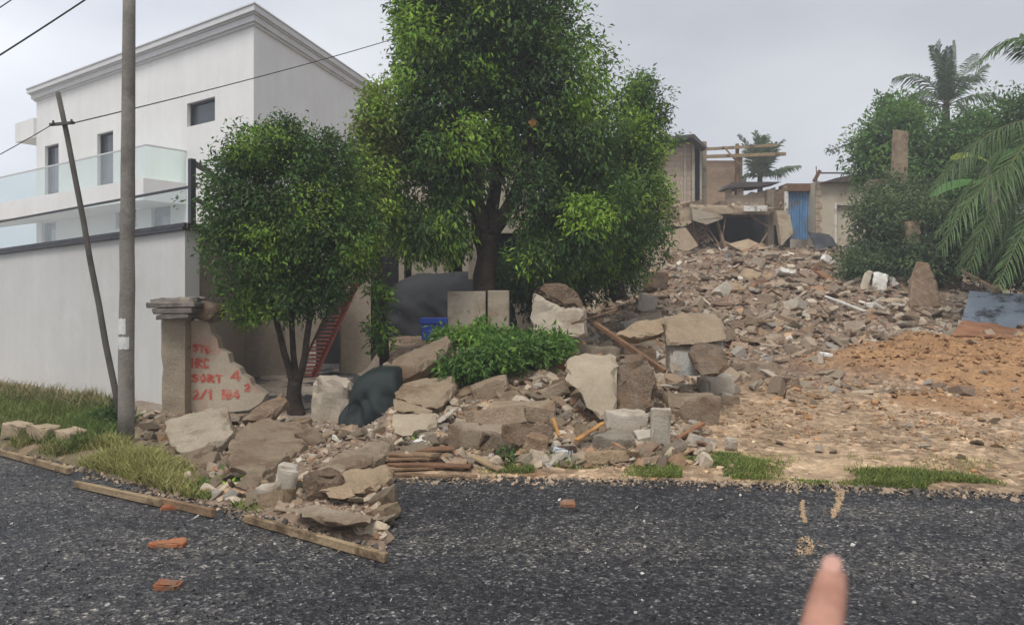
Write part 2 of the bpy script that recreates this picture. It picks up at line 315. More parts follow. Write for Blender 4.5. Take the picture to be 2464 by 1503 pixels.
# ------------------------------------------------------------------ the lie of the land
EDGE = [(-890, 16.5), (-579, 11.6), (0, 7.6), (180, 6.8), (400, 5.9), (600, 5.35), (929, 4.6), (934, 6.42), (1400, 6.38), (1880, 6.2), (2463, 5.9), (3600, 5.3)]
def U(x, y): return CX + F * x / max(y, .5)
def edge(u): return interp(u, EDGE)
def fbm(x, y, s, o=4):
    v = 0; a = 1; tt = 0
    for i in range(o): v += a * noise.noise(Vector((x * s, y * s, i * 7.3))); tt += a; a *= .55; s *= 2.1
    return v / tt
def height(x, y):
    u = U(x, y); d = y - edge(u)
    if d < -.12: return -.06
    # left: verge, broken wall pile, yard
    zl = interp(d, [(0, .03), (.4, .1), (1.6, .12), (3, .06), (4.6, .02), (9, 0)]) * (1 - .75 * sstep(330, 420, u))
    pile = interp(d, [(0, .0), (.5, .04), (1.4, .08), (2.6, .13), (3.6, .06), (5, .0)]) * sstep(300, 460, u) * (1 - sstep(860, 960, u))
    zl += pile
    # centre: pile with the plateau behind it
    zc = interp(y, [(6.3, .02), (7, .06), (8.2, .22), (9.2, .44), (10.2, .64), (14, .68), (24, .8)])
    # right: cleared plot and the heap running up to the ruins
    zr = interp(y, [(6.2, .02), (6.8, .06), (9.5, .09), (12, .3), (14, .7), (20, 1.95), (28, 3.3), (34, 3.5), (60, 3.6)])
    wc = sstep(860, 950, u); wr = sstep(1340, 1600, u) if y > 10 else sstep(1560, 1780, u) * (1 - sstep(9, 10, y)) + sstep(1340 + 0, 1600, u) * sstep(9, 10, y)
    z = zl * (1 - wc) + wc * (zc * (1 - wr) + zr * wr)
    # gentle dip to the right of the heap under the palms
    z -= sstep(2150, 2450, u) * sstep(13, 20, y) * .5
    amp = .05 + .11 * wr * sstep(11, 15, y) + .06 * wc * (1 - wr) * sstep(6.6, 7.4, y) * (1 - sstep(10, 11, y)) - .015 * sstep(300, 460, u) * (1 - wc)
    if u < 300: amp = .025
    amp *= sstep(0, .4, d)
    z += amp * fbm(x, y, 1.3, 5) * 1.6 + amp * .4 * fbm(x + 9, y, 6, 2)
    # mound of orange sand
    z += sand(x, y) * .3
    return z - .09 * (1 - sstep(-.12, .06, d))
def sand(x, y):
    u = U(x, y)
    a = 1 - ((x - 8.6) / 4.2) ** 2 - ((y - 12.2) / 1.7) ** 2
    a += .35 * fbm(x, y, .6, 3)
    return sstep(0, .75, a)
def ground(vx, vy):
    d = Vector(((vx - CX) / F, 1, -(vy - HZ) / F)); Y = 3.0
    while Y < 60:
        p = Vector((0, 0, EYE)) + d * Y
        if p.z <= max(0, height(p.x, p.y)):
            break
        Y += .05 if Y < 14 else .15
    return Vector((p.x, p.y, max(0, height(p.x, p.y))))

# ------------------------------------------------------------------ setting: ground sheets
g = MB(); g.box((-500, -200, -.6), (500, 700, -.1))
tag(g.build('ground', MT['grey']), kind='structure')
g = MB(); g.add([(-70, -25, 0), (70, -25, 0), (70, 22, 0), (-70, 22, 0)], [(0, 1, 2, 3)])
tag(g.build('road', MT['asphalt']), kind='structure')
us = np.concatenate([np.arange(-1400, -60, 30), np.arange(-60, 2560, 7), np.arange(2560, 3900, 30)])
ys = np.concatenate([np.geomspace(4.2, 16, 230), np.geomspace(16.1, 70, 130)])
TV = np.zeros((len(ys), len(us), 3)); TC = np.zeros((len(ys), len(us), 4))
C = lambda *c: np.array(c)
soil, lot, tan, orange, green, yard = C(.27, .195, .14), C(.43, .315, .205), C(.52, .38, .24), C(.38, .215, .1), C(.17, .14, .075), C(.3, .25, .2)
for i, y in enumerate(ys):
    for j, u in enumerate(us):
        x = (u - CX) / F * y; z = height(x, y); TV[i, j] = (x, y, z)
        d = y - edge(u); n1 = fbm(x, y, .8, 3); n2 = fbm(x + 31, y, 2.2, 3)
        if u < 934:
            c = green * (1 - sstep(250, 420, u)) + soil * sstep(250, 420, u); c = c * (1 - sstep(3, 4, d)) + yard * sstep(3, 4, d)
            if u < 250 and n2 > .12: c = C(.36, .27, .17)
            s = .4
        else:
            c = soil * sstep(10, 12, y) + lot * (1 - sstep(10, 12, y)); c = c * (1 + .35 * n1)
            tb = sstep(-.1, .25, n2 + .45 - abs(u - 1990) / 330 - abs(d - .55) / 1.1); c = c * (1 - tb) + tan * tb
            to = .8 * sstep(.0, .3, .15 + n2 * 1.2 - d / .5) * max(sstep(1130, 1180, u) * (1 - sstep(1280, 1340, u)), sstep(1400, 1460, u) * (1 - sstep(1560, 1640, u))); c = c * (1 - to) + orange * to
            tt = sstep(.05, .35, n1 + .12 + sstep(2250, 2463, u) * .3 - abs(y - 8.6) / 3.2); c = c * (1 - .6 * tt) + .6 * tt * C(.47, .34, .23)
            dk = sstep(.0, .3, .25 + .8 * n2 - ((u - 2140) / 190) ** 2 - ((y - 10.6) / .35) ** 2); c = c * (1 - .7 * dk) + .7 * dk * C(.12, .12, .12)
            s = 1 - .6 * tb
        sm = max(sand(x, y), .9 * sstep(0, .5, 1 - ((x - 8.6) / 3.4) ** 2 - ((y - 10.2) / 1.5) ** 2 + .8 * n1)); c = c * (1 - sm) + orange * (1 + .4 * n2) * sm
        TC[i, j, :3] = c; TC[i, j, 3] = max(.75 * sm, 1 - s)
nu = len(us); idx = np.arange(len(ys) * nu).reshape(len(ys), nu)
TF = np.stack([idx[:-1, :-1].ravel(), idx[:-1, 1:].ravel(), idx[1:, 1:].ravel(), idx[1:, :-1].ravel()], 1)
tag(npmesh('terrain', TV.reshape(-1, 3), TF, MT['soil'], TC.reshape(-1, 4), smooth=True), kind='structure')

# ------------------------------------------------------------------ foliage
def unit(a): return a / np.maximum(np.linalg.norm(a, axis=1, keepdims=True), 1e-6)
def leaf_arrays(cen, outw, cols, per, spread, ll, lw, droop, rs):
    n = len(cen) * per
    c = np.repeat(cen, per, 0) + rs.normal(size=(n, 3)) * spread; o = np.repeat(outw, per, 0)
    a = unit(o * .7 + rs.normal(size=(n, 3)) * .55 + np.array([0, 0, -droop]))
    nn = unit(rs.normal(size=(n, 3)) * .45 + np.array([0, 0, .8]) + o * .5)
    s = unit(np.cross(a, nn)); nn = np.cross(s, a)
    Ln = (ll * rs.uniform(.55, 1.2, (n, 1))); Wd = Ln * (lw / ll) * .5; fold = nn * Wd * .35
    bend = -nn * Ln * .12
    V = np.stack([c, c + a * Ln * .42 + s * Wd + fold, c + a * Ln + bend, c + a * Ln * .42 - s * Wd + fold], 1).reshape(-1, 3)
    col = np.repeat(cols, per, 0) * rs.uniform(.75, 1.25, (n, 1)) * (1 + rs.normal(size=(n, 3)) * .06)
    return V, np.repeat(np.clip(col, .002, 1), 4, 0)
DARK, MID, YOUNG, OLIVE = C(.058, .112, .032), C(.11, .205, .045), C(.32, .5, .06), C(.2, .25, .06)
def crown(name, blobs, clusters, per=9, ll=.13, lw=.05, spread=.09, droop=.35, seed=1, parent=None, young=(), yth=.28, gap=-.3, pal=(DARK, MID, YOUNG), shell=.35, nf=1.4, clip=0):
    """blobs: (vx, vy, rx, rz, Y, ry) ellipsoids given where they stand; young: extra blobs of fresh growth"""
    rs = np.random.default_rng(seed); cs = []; os_ = []; cl = []
    B = []
    for vx, vy, rx, rz, Y, ry in blobs:
        p = P(vx, vy, Y); B.append((np.array(p), np.array([rx * Y / F, ry, rz * Y / F])))
    wts = np.array([(b[1][0] * b[1][2] * b[1][1]) ** .67 for b in B]); wts /= wts.sum()
    YB = [(np.array(P(vx, vy, Y)), np.array([rx * Y / F, ry, rz * Y / F])) for vx, vy, rx, rz, Y, ry in young]
    tries = 0
    while len(cs) < clusters and tries < clusters * 6:
        tries += 1
        k = rs.choice(len(B), p=wts); c0, r0 = B[k]; d = rs.normal(size=3); d /= np.linalg.norm(d)
        bump_ = 1 + .22 * noise.noise(Vector(d * 2.3) + Vector((seed, k * 3.1, 0))) * 2 + .12 * noise.noise(Vector(d * 6) + Vector((seed, k * 3.1, 5)))
        rr = rs.uniform() ** shell; p = c0 + d * r0 * rr * bump_
        g_ = noise.noise(Vector(p * nf) + Vector((seed * 3.3, 0, 0)))
        if g_ < gap and rr > .6: continue
        if rs.uniform() < .03: p = c0 + d * r0 * bump_ * rs.uniform(1.03, 1.2)
        if clip and CX + F * p[0] / p[1] < clip + 22 * noise.noise(Vector((p[2] * 3, 0, seed))): continue
        y_ = noise.noise(Vector(p * nf * .8) + Vector((0, seed * 5.7, 2))) ; t = min(1, max(0, .5 + y_ * 1.2))
        col = pal[0] * (1 - t) + pal[1] * t
        isy = (y_ > yth and rr > .85)
        for yc, yr in YB:
            if (((p - yc) / yr) ** 2).sum() < 1: isy = isy or rs.uniform() < .75
        if isy: col = pal[1] * .25 + pal[2] * .75
        elif rr > .9 and rs.uniform() < .12: col = pal[1] * .5 + pal[2] * .5
        cs.append(p); os_.append(d); cl.append(col)
    V, c = leaf_arrays(np.array(cs), np.array(os_), np.array(cl), per, spread, ll, lw, droop, rs)
    Fq = np.arange(len(V)).reshape(-1, 4)
    return npmesh(name, V, Fq, MT['leaf'], c, parent)
def limb_px(mb, pts, rad):  # pts (vx, vy, Y) with wobble
    q = [P(*p) for p in pts]; out_ = []; rr = []
    for i in range(len(q) - 1):
        for k in range(4):
            t = k / 4; out_.append(q[i].lerp(q[i + 1], t)); rr.append(rad[i] * (1 - t) + rad[i + 1] * t)
    out_.append(q[-1]); rr.append(rad[-1])
    for i, p in enumerate(out_[1:-1]): p += Vector((noise.noise(p * 2.1), noise.noise(p * 2.1 + Vector((5, 0, 0))), 0)) * rr[i + 1] * .7
    mb.tube(out_, rr, 10)

# big street tree
bt = empty('broadleaf_tree', P(1160, 830, 12.3), 'largest leafy tree with dark forked trunk, standing behind the pale low blocks', 'tree')
def child(o, p):
    o.parent = p; o.matrix_parent_inverse = Matrix.Translation(p.location).inverted(); return o
mb = MB()
limb_px(mb, [(1160, 850, 12.3), (1158, 740, 12.3), (1165, 640, 12.3), (1172, 560, 12.3)], [.26, .19, .18, .19])
child(mb.build('trunk', MT['bark'], None, True), bt)
mb = MB()
limb_px(mb, [(1168, 590, 12.3), (1150, 500, 12.2), (1130, 400, 12.1), (1090, 280, 12), (1050, 150, 12)], [.17, .14, .12, .09, .05])
limb_px(mb, [(1176, 580, 12.3), (1235, 480, 12.4), (1275, 380, 12.3), (1285, 300, 12.1)], [.15, .11, .1, .09])
limb_px(mb, [(1285, 300, 12.1), (1277, 220, 12.0), (1272, 120, 12)], [.03, .02, .012])
limb_px(mb, [(1287, 300, 12.1), (1296, 200, 12.0), (1293, 110, 12)], [.03, .02, .012])
limb_px(mb, [(1260, 420, 12.3), (1360, 330, 12.4), (1420, 220, 12.6)], [.08, .06, .03])
limb_px(mb, [(1180, 570, 12.3), (1190, 420, 12.6), (1200, 200, 12.9), (1180, 60, 12.9)], [.13, .1, .08, .05])
limb_px(mb, [(1160, 520, 12.2), (1060, 450, 12.0), (985, 420, 11.9)], [.09, .06, .04])
limb_px(mb, [(1225, 520, 12), (1215, 450, 11.8), (1180, 400, 11.7)], [.02, .02, .012])
child(mb.build('branch', MT['bark'], None, True), bt)
mb = MB(); p = P(1285, 300, 12.05); mb.tube([p + Vector((-.06, -.1, -.04)), p + Vector((.04, -.13, .03))], [.085, .075], 9)
child(mb.build('cut_stub', MT['woodorange']), bt)
blobs = [(1180, 60, 190, 150, 12.6, 1.5), (1330, 170, 130, 150, 12.6, 1.2), (1030, 120, 85, 190, 12.2, 1.2), (1060, 330, 120, 110, 12.0, 1.0),
         (1250, 330, 160, 110, 12.7, 1.0), (1390, 330, 100, 130, 12.6, 1.0), (1000, 330, 58, 90, 12.2, .8), (1070, -80, 125, 120, 12.5, 1.3), (1180, -120, 170, 120, 12.5, 1.3),
         (1090, 430, 80, 55, 12.2, .8), (1360, 480, 70, 60, 12.3, .6), (1150, 230, 170, 160, 12.9, 1.2), (1290, 60, 90, 90, 12.6, 1), (1010, 30, 66, 90, 12.3, 1), (992, 240, 48, 120, 12.2, .8), (1400, 420, 70, 90, 12.6, .8), (1330, 560, 60, 60, 12.5, .6), (1110, 90, 120, 120, 12.2, 1)]
yg = [(1150, 320, 95, 60, 11.6, .9), (985, 70, 50, 70, 11.6, 1), (1040, 90, 60, 50, 11.6, 1), (960, 200, 40, 50, 11.6, 1), (1420, 200, 40, 120, 12.4, 1), (1410, 260, 50, 50, 12, 1), (1100, 330, 60, 60, 11.6, .8), (1190, 180, 60, 40, 11.6, .6)]
child(crown('crown', blobs, 7600, 12, .115, .044, .1, .45, 3, None, yg, .26, -.24, clip=948), bt)
child(crown('crown', [(1005, 540, 75, 80, 11.8, .6), (1085, 530, 45, 90, 11.9, .5), (1080, 470, 70, 40, 11.9, .5), (960, 470, 40, 50, 11.8, .5)], 680, 10, .125, .045, .1, .8, 5, None, (), -.05, -.2, clip=945), bt)
child(crown('crown', [(1290, 480, 60, 100, 11.9, .5), (1410, 530, 75, 65, 11.7, .6), (1390, 590, 70, 60, 11.9, .6), (1290, 600, 60, 50, 12, .6), (1500, 480, 50, 50, 12, .5)], 850, 11, .11, .042, .09, .5, 8, None, [(1410, 510, 70, 60, 11.4, .9)], .2, -.25), bt)
tag(bt, 'largest leafy tree with dark forked trunk, standing behind the pale low blocks', 'tree')
# second tree, darker, right behind it
b2 = empty('broadleaf_tree', P(1500, 700, 14.5), 'dark green broad tree beside the brick ruin, touching the largest tree', 'tree')
mb = MB(); limb_px(mb, [(1490, 720, 14.5), (1485, 620, 14.5), (1500, 480, 14.5), (1520, 300, 14.5)], [.16, .14, .1, .05])
limb_px(mb, [(1487, 600, 14.5), (1430, 480, 14.4), (1400, 380, 14.4)], [.09, .07, .04]); child(mb.build('trunk', MT['bark'], None, True), b2)
child(crown('crown', [(1490, 440, 105, 190, 14.5, 1.4), (1530, 320, 80, 110, 14.5, 1), (1400, 580, 110, 90, 14.6, 1), (1550, 520, 55, 130, 14.3, .9), (1480, 610, 90, 60, 14.3, .9), (1540, 215, 26, 55, 14.5, .4), (1330, 640, 100, 45, 14.2, .7)], 4000, 11, .105, .042, .09, .4, 12, None, [(1590, 430, 35, 110, 14, 1.2), (1545, 300, 45, 60, 13.6, 1)], .36, -.28), b2)
# left small tree
b3 = empty('broadleaf_tree', P(710, 1010, 9.5), 'small round-crowned tree with three thin stems near the graffiti wall', 'tree')
mb = MB(); limb_px(mb, [(714, 1010, 9.5), (712, 960, 9.5), (710, 915, 9.5)], [.13, .1, .09])
limb_px(mb, [(705, 925, 9.5), (682, 850, 9.5), (664, 770, 9.5), (640, 680, 9.5)], [.05, .042, .038, .02])
limb_px(mb, [(712, 925, 9.5), (704, 850, 9.6), (700, 760, 9.6), (705, 640, 9.6)], [.05, .04, .036, .02])
limb_px(mb, [(716, 925, 9.5), (736, 850, 9.4), (748, 770, 9.4), (790, 650, 9.4)], [.05, .042, .038, .02])
child(mb.build('trunk', MT['bark'], None, True), b3)
child(crown('crown', [(690, 500, 180, 175, 9.6, .9), (590, 480, 100, 120, 9.5, .7), (800, 560, 110, 120, 9.7, .8), (640, 360, 90, 60, 9.6, .6), (760, 380, 100, 70, 9.7, .7), (620, 610, 120, 100, 9.5, .7), (850, 640, 50, 45, 9.6, .5), (590, 740, 40, 38, 9.5, .35), (690, 720, 100, 55, 9.6, .6), (770, 700, 70, 50, 9.6, .5), (560, 395, 30, 40, 9.5, .25), (690, 310, 28, 30, 9.5, .25), (520, 560, 34, 60, 9.5, .3), (860, 520, 40, 90, 9.6, .4)], 4600, 11, .07, .032, .06, .3, 21, None, [(620, 580, 55, 50, 8.9, .4), (760, 480, 60, 60, 8.9, .4), (610, 360, 60, 50, 9.2, .6)], .3, -.3, (DARK * .9, MID * .95, YOUNG * .8)), b3)
# yellow-green tree edge between the two views
b4 = empty('broadleaf_tree', P(915, 900, 11.2), 'yellow-green tree behind the small round tree, reaching up beside the white house', 'tree')
mb = MB(); limb_px(mb, [(925, 900, 11.2), (915, 700, 11.2), (900, 500, 11.2), (905, 320, 11.3)], [.08, .07, .05, .03]); child(mb.build('trunk', MT['bark'], None, True), b4)
child(crown('crown', [(905, 300, 38, 110, 11.3, .5), (880, 420, 65, 100, 11.2, .6), (890, 520, 60, 70, 11.2, .6), (910, 370, 50, 140, 11.4, .6)], 1250, 10, .1, .042, .08, .4, 31, None, (), -.25, -.35, (OLIVE, OLIVE, YOUNG)), b4)
child(crown('crown', [(912, 800, 26, 50, 11, .3), (918, 710, 22, 30, 11, .3)], 70, 9, .11, .045, .07, .4, 33, None, (), -.1, -.35, (MID, MID, YOUNG)), b4)

# ------------------------------------------------------------------ white house
def plane_hit(vx, A, B):
    """distance y where the vertical plane through A, B (x,y) meets the sight line vx"""
    k = (vx - CX) / F; dx, dy = B[0] - A[0], B[1] - A[1]
    s = (k * A[1] - A[0]) / (dx - k * dy); return s, (A[0] + s * dx, A[1] + s * dy)
def wall_holes(mb, A, B, z0, z1, holes, depth, inward):
    """wall face from A to B with openings (s0,s1,za,zb) and their reveals; s in metres"""
    A = Vector((A[0], A[1], 0)); B = Vector((B[0], B[1], 0)); Ln = (B - A).length; d = (B - A) / Ln; iw = Vector((inward[0], inward[1], 0)).normalized() * depth
    ss = sorted({0, Ln, *[h[0] for h in holes], *[h[1] for h in holes]}); zs = sorted({z0, z1, *[h[2] for h in holes], *[h[3] for h in holes]})
    pt = lambda s, z: A + d * s + Vector((0, 0, z))
    for s0, s1 in zip(ss, ss[1:]):
        for a, b_ in zip(zs, zs[1:]):
            cs_, cz = (s0 + s1) / 2, (a + b_) / 2
            if any(h[0] < cs_ < h[1] and h[2] < cz < h[3] for h in holes): continue
            mb.add([pt(s0, a), pt(s1, a), pt(s1, b_), pt(s0, b_)], [(0, 1, 2, 3)])
    for h in holes:
        q = [pt(h[0], h[2]), pt(h[1], h[2]), pt(h[1], h[3]), pt(h[0], h[3])]
        for i in range(4): mb.add([q[i], q[(i + 1) % 4], q[(i + 1) % 4] + iw, q[i] + iw], [(0, 1, 2, 3)])
def glazed(parent, A, B, h, inward, depth, frame='darkmetal', mull=1, label=None):
    A = Vector((A[0], A[1], 0)); B = Vector((B[0], B[1], 0)); d = (B - A).normalized(); iw = Vector((inward[0], inward[1], 0)).normalized()
    pt = lambda s, z, k: A + d * s + Vector((0, 0, z)) + iw * k
    m1 = MB(); tk = .05; dd = depth * .6
    for p, q in (((h[0] + tk / 2, h[2]), (h[0] + tk / 2, h[3])), ((h[1] - tk / 2, h[2]), (h[1] - tk / 2, h[3])), ((h[0] + tk, h[2] + tk / 2), (h[1] - tk, h[2] + tk / 2)), ((h[0] + tk, h[3] - tk / 2), (h[1] - tk, h[3] - tk / 2))):
        m1.bar(pt(*p, dd), pt(*q, dd), tk, tk, iw)
    if mull:
        c_ = (h[0] + h[1]) / 2; m1.bar(pt(c_, h[2] + tk, dd), pt(c_, h[3] - tk, dd), .04, .04, iw)
    wo = child(m1.build('window', MT[frame]), parent)
    m2 = MB(); m2.add([pt(h[0], h[2], depth * .8), pt(h[1], h[2], depth * .8), pt(h[1], h[3], depth * .8), pt(h[0], h[3], depth * .8)], [(0, 1, 2, 3)])
    po = m2.build('pane', MT['glass']); po.parent = wo; po.matrix_parent_inverse = wo.matrix_basis.inverted() if False else Matrix.Translation(parent.location).inverted() if False else Matrix()
    # keep the pane where it was built: parent chain offset cancels to the house's
    return wo
HC, HL, HR = (-7.1, 20.0), (-18.3, 28.0), (-5.35, 27.8); HT = 9.05
wh = empty('white_house', (0, 0, 0), 'large white three-storey house with grey cornice behind the white boundary wall', 'house')
dL = Vector((HL[0] - HC[0], HL[1] - HC[1], 0)); LL_ = dL.length; dLn = dL / LL_
nL = Vector((-dLn.y, dLn.x, 0));
if nL.y > 0: nL = -nL
inw = -nL
def house_hole(x0, x1, yt, yb):
    s0, p0 = plane_hit(x0, HC, HL); s1, p1 = plane_hit(x1, HC, HL); ym = (p0[1] + p1[1]) / 2
    zt = EYE + (HZ - yt) / F * ym; zb = EYE + (HZ - yb) / F * ym
    a, b_ = sorted((s0 * LL_, s1 * LL_)); return (a, b_, zb, zt)
holes = [house_hole(108, 141, 348, 478), house_hole(234, 272, 318, 452), house_hole(450, 517, 258, 284), house_hole(100, 134, 535, 600), house_hole(364, 410, 490, 548), house_hole(278, 328, 503, 548), house_hole(20, 42, 540, 600) if False else house_hole(150, 151, 590, 591)]
holes = holes[:6]
h2 = holes[2]; holes[2] = (h2[0], h2[1], EYE + (HZ - 300) / F * 21.6, EYE + (HZ - 243) / F * 21.6)
mb = MB(); wall_holes(mb, HC, HL, -.3, HT, holes, .22, inw)
BK = (HL[0] + HR[0] - HC[0], HL[1] + HR[1] - HC[1])
for a, b_ in ((HC, HR), (HR, BK), (BK, HL)):
    mb.add([(a[0], a[1], -.3), (b_[0], b_[1], -.3), (b_[0], b_[1], HT), (a[0], a[1], HT)], [(0, 1, 2, 3)])
mb.add([(p_[0], p_[1], HT) for p_ in (HC, HR, BK, HL)], [(0, 1, 2, 3)])
mb.build('wall', MT['white'], wh)
for h in holes: glazed(wh, HC, HL, h, inw, .22, mull=0)
mb = MB()
def ring(mb, off, z0, z1):
    pts = []
    cen = Vector(((HL[0] + HR[0]) / 2, (HL[1] + HR[1]) / 2))
    q = [Vector(p_) for p_ in (HC, HR, BK, HL)]
    def offs(i):
        p_, a, c_ = q[i], q[i - 1], q[(i + 1) % 4]; e1 = (p_ - a).normalized(); e2 = (c_ - p_).normalized()
        n1 = Vector((e1.y, -e1.x)); n2 = Vector((e2.y, -e2.x))
        if n1.dot(p_ - cen) < 0: n1 = -n1
        if n2.dot(p_ - cen) < 0: n2 = -n2
        bs = (n1 + n2).normalized(); return p_ + bs * off / max(.3, bs.dot(n1))
    pts = [offs(i) for i in range(4)]
    mb.prism([(p_.x, p_.y, z0) for p_ in pts], (0, 0, z1 - z0))
ring(mb, .08, 8.94, 9.0); ring(mb, .15, 9.004, 9.16); ring(mb, .2, 9.164, 9.2); ring(mb, .27, 9.204, 9.36); ring(mb, .3, 9.364, 9.4)
mb.build('cornice', MT['cornice'], wh)
# canopy at far end
mb = MB(); e = Vector((HL[0], HL[1], 0)); mb.prism([e + nL * .1 + Vector((0, 0, 7.55)), e + dLn * 1.7 + nL * .1 + Vector((0, 0, 7.55)), e + dLn * 1.7 - nL * 1.5 + Vector((0, 0, 7.55)), e - nL * 1.5 + Vector((0, 0, 7.55))], (0, 0, .75))
mb.build('canopy', MT['white'], wh)
# balcony
off = 1.3; A2 = (HC[0] + nL.x * off, HC[1] + nL.y * off); B2 = (HL[0] + nL.x * off, HL[1] + nL.y * off)
s345, p345 = plane_hit(345, A2, B2); s0, p0 = plane_hit(-160, A2, B2); s291, p291 = plane_hit(291, A2, B2)
zb1 = EYE + (HZ - 488) / F * p291[1]; zt1 = EYE + (HZ - 437) / F * p291[1]; zg = EYE + (HZ - 361) / F * p291[1]
a = Vector((p345[0], p345[1], 0)); b_ = Vector((p0[0], p0[1], 0))
mb = MB(); mb.prism([a + Vector((0, 0, zb1)), b_ + Vector((0, 0, zb1)), b_ - nL * off + Vector((0, 0, zb1)), a - nL * (off - .01) + Vector((0, 0, zb1))], (0, 0, zt1 - zb1))
bal = mb.build('balcony', MT['white'], wh)
mb = MB(); e_ = a + nL * -.06
mb.prism([a - nL * .06 + Vector((0, 0, zt1)), b_ - nL * .06 + Vector((0, 0, zt1)), b_ - nL * .075 + Vector((0, 0, zt1)), a - nL * .075 + Vector((0, 0, zt1))], (0, 0, zg - zt1))
mb.prism([a - nL * .08 + Vector((0, 0, zt1)), a - nL * (off - .02) + Vector((0, 0, zt1)), a - nL * (off - .02) + dLn * .015 + Vector((0, 0, zt1)), a - nL * .08 + dLn * .015 + Vector((0, 0, zt1))], (0, 0, zg - zt1))
mb.build('balustrade', MT['clearglass'], bal)
mb = MB(); mb.bar(a - nL * .067 + Vector((0, 0, zg + .02)), b_ - nL * .067 + Vector((0, 0, zg + .02)), .05, .04); mb.bar(a - nL * .1 + Vector((0, 0, zg + .02)), a - nL * off + Vector((0, 0, zg + .02)), .05, .04)
mb.build('handrail', MT['cornice'], bal)
# ------------------------------------------------------------------ boundary wall with its glass
WA, WB = Vector((-4.54, 10.1, 0)), Vector((-9.35, 13.3, 0)); wd = (WB - WA).normalized(); wn = Vector((-wd.y, wd.x, 0)); wn = -wn if wn.y > 0 else wn
WE = WA + wd * 14; ztop = 2.5; zend = 2.5 - 14 * .03
bw = empty('boundary_wall', (0, 0, 0), 'tall off-white boundary wall with dark coping line beside the utility pole', 'wall')
mb = MB(); mb.prism([WA + Vector((0, 0, -.3)), WE + Vector((0, 0, -.3)), WE + Vector((0, 0, zend)), WA + Vector((0, 0, ztop))], -wn * .22)
mb.build('wall_panel', MT['whitewall'], bw)
mb = MB(); up = Vector((0, 0, 1))
for dz, ww, hh in ((.02, .34, .04), (.075, .28, .05)):
    mb.prism([WA - wd * .03 + wn * (ww - .22) / 2 + up * (ztop + dz - hh / 2), WE + wn * (ww - .22) / 2 + up * (zend + dz - hh / 2), WE + wn * (ww - .22) / 2 + up * (zend + dz + hh / 2), WA - wd * .03 + wn * (ww - .22) / 2 + up * (ztop + dz + hh / 2)], -wn * ww)
mb.build('coping', [MT['darkmetal']], bw)
mb = MB(); mb.prism([WA - wn * .1 + up * (ztop + .1), WE - wn * .1 + up * (zend + .1), WE - wn * .1 + up * (zend + .62), WA - wn * .1 + up * (ztop + .60)], -wn * .012)
mb.build('glass_screen', MT['clearglass'], bw)
mb = MB(); mb.bar(WA - wn * .106 + up * (ztop + .615), WE - wn * .106 + up * (zend + .635), .04, .03)
p1 = WA - wn * .106; mb.bar(p1 + up * (ztop + .1), p1 + up * 3.5, .075, .075, wn)
RB = Vector((-5.15, 14.0, 0)); rd = (RB - WA).normalized()
mb.bar(p1 + up * 3.46 + rd * .04, p1 + rd * 2.2 + up * 3.46, .06, .06); mb.bar(p1 + up * 2.95 + rd * .04, p1 + rd * 2.2 + up * 2.95, .05, .05)
mb.build('rail_frame', MT['darkmetal'], bw)
mb = MB(); q0 = WA + rd * .005 - wd * .002; mb.prism([q0 + up * -.3, RB + up * -.3, RB + up * 2.5, q0 + up * 2.5], wd * .2)
mb.build('return_wall', MT['beigehouse'], bw)
mb = MB(); mb.prism([q0 + up * 2.52 - wd * .06, RB + up * 2.52 - wd * .06, RB + up * 2.6 - wd * .06, q0 + up * 2.6 - wd * .06], wd * .3); mb.build('coping', MT['roofsheet'], bw)

# ------------------------------------------------------------------ tan house behind the trees
th = empty('tan_house', (0, 0, 0), 'unfinished tan rendered house half hidden behind the street trees', 'house')
A3 = (-5.2, 14.0); x820 = (820 - CX) / F * 14.6; B3 = (x820, 14.6)
def hh(vx, y): return (vx - CX) / F * y
mb = MB(); LnA = math.hypot(B3[0] - A3[0], B3[1] - A3[1])
def sA(vx):
    s, p_ = plane_hit(vx, A3, B3); return s * LnA
wall_holes(mb, A3, B3, -.2, 3.4, [(sA(700), sA(816), .0, EYE - (700 - HZ) / F * 14.4)], .3, (0, 1))
mb.build('wall', MT['beigehouse'], th)
mb = MB(); mb.prism([P(688, 600, 13.9), P(812, 600, 13.9), P(806, 700, 13.9), P(702, 925, 13.9), P(688, 960, 13.9)], (0, .08, 0)); mb.build('stair_wall', MT['beigehouse'], th)
mb = MB(); mb.box((sA(690) - 5.3, 16.6, -.2), (-2.6, 16.7, 3)); mb.build('inner_wall', MT['dark'], th)  # back wall painted near-black so the room behind reads as shaded
yC = 15.2
mb = MB(); wall_holes(mb, (hh(820, 14.55), 14.55), (hh(892, 14.8), 14.8), -.2, 3.2, [], .3, (0, 1))
mb.add([(hh(820, 14.55), 14.55, -.2), (hh(820, 14.55), 17, -.2), (hh(820, 14.55), 17, 3.2), (hh(820, 14.55), 14.55, 3.2)], [(0, 1, 2, 3)])
mb.build('pillar', MT['beigelit'], th)
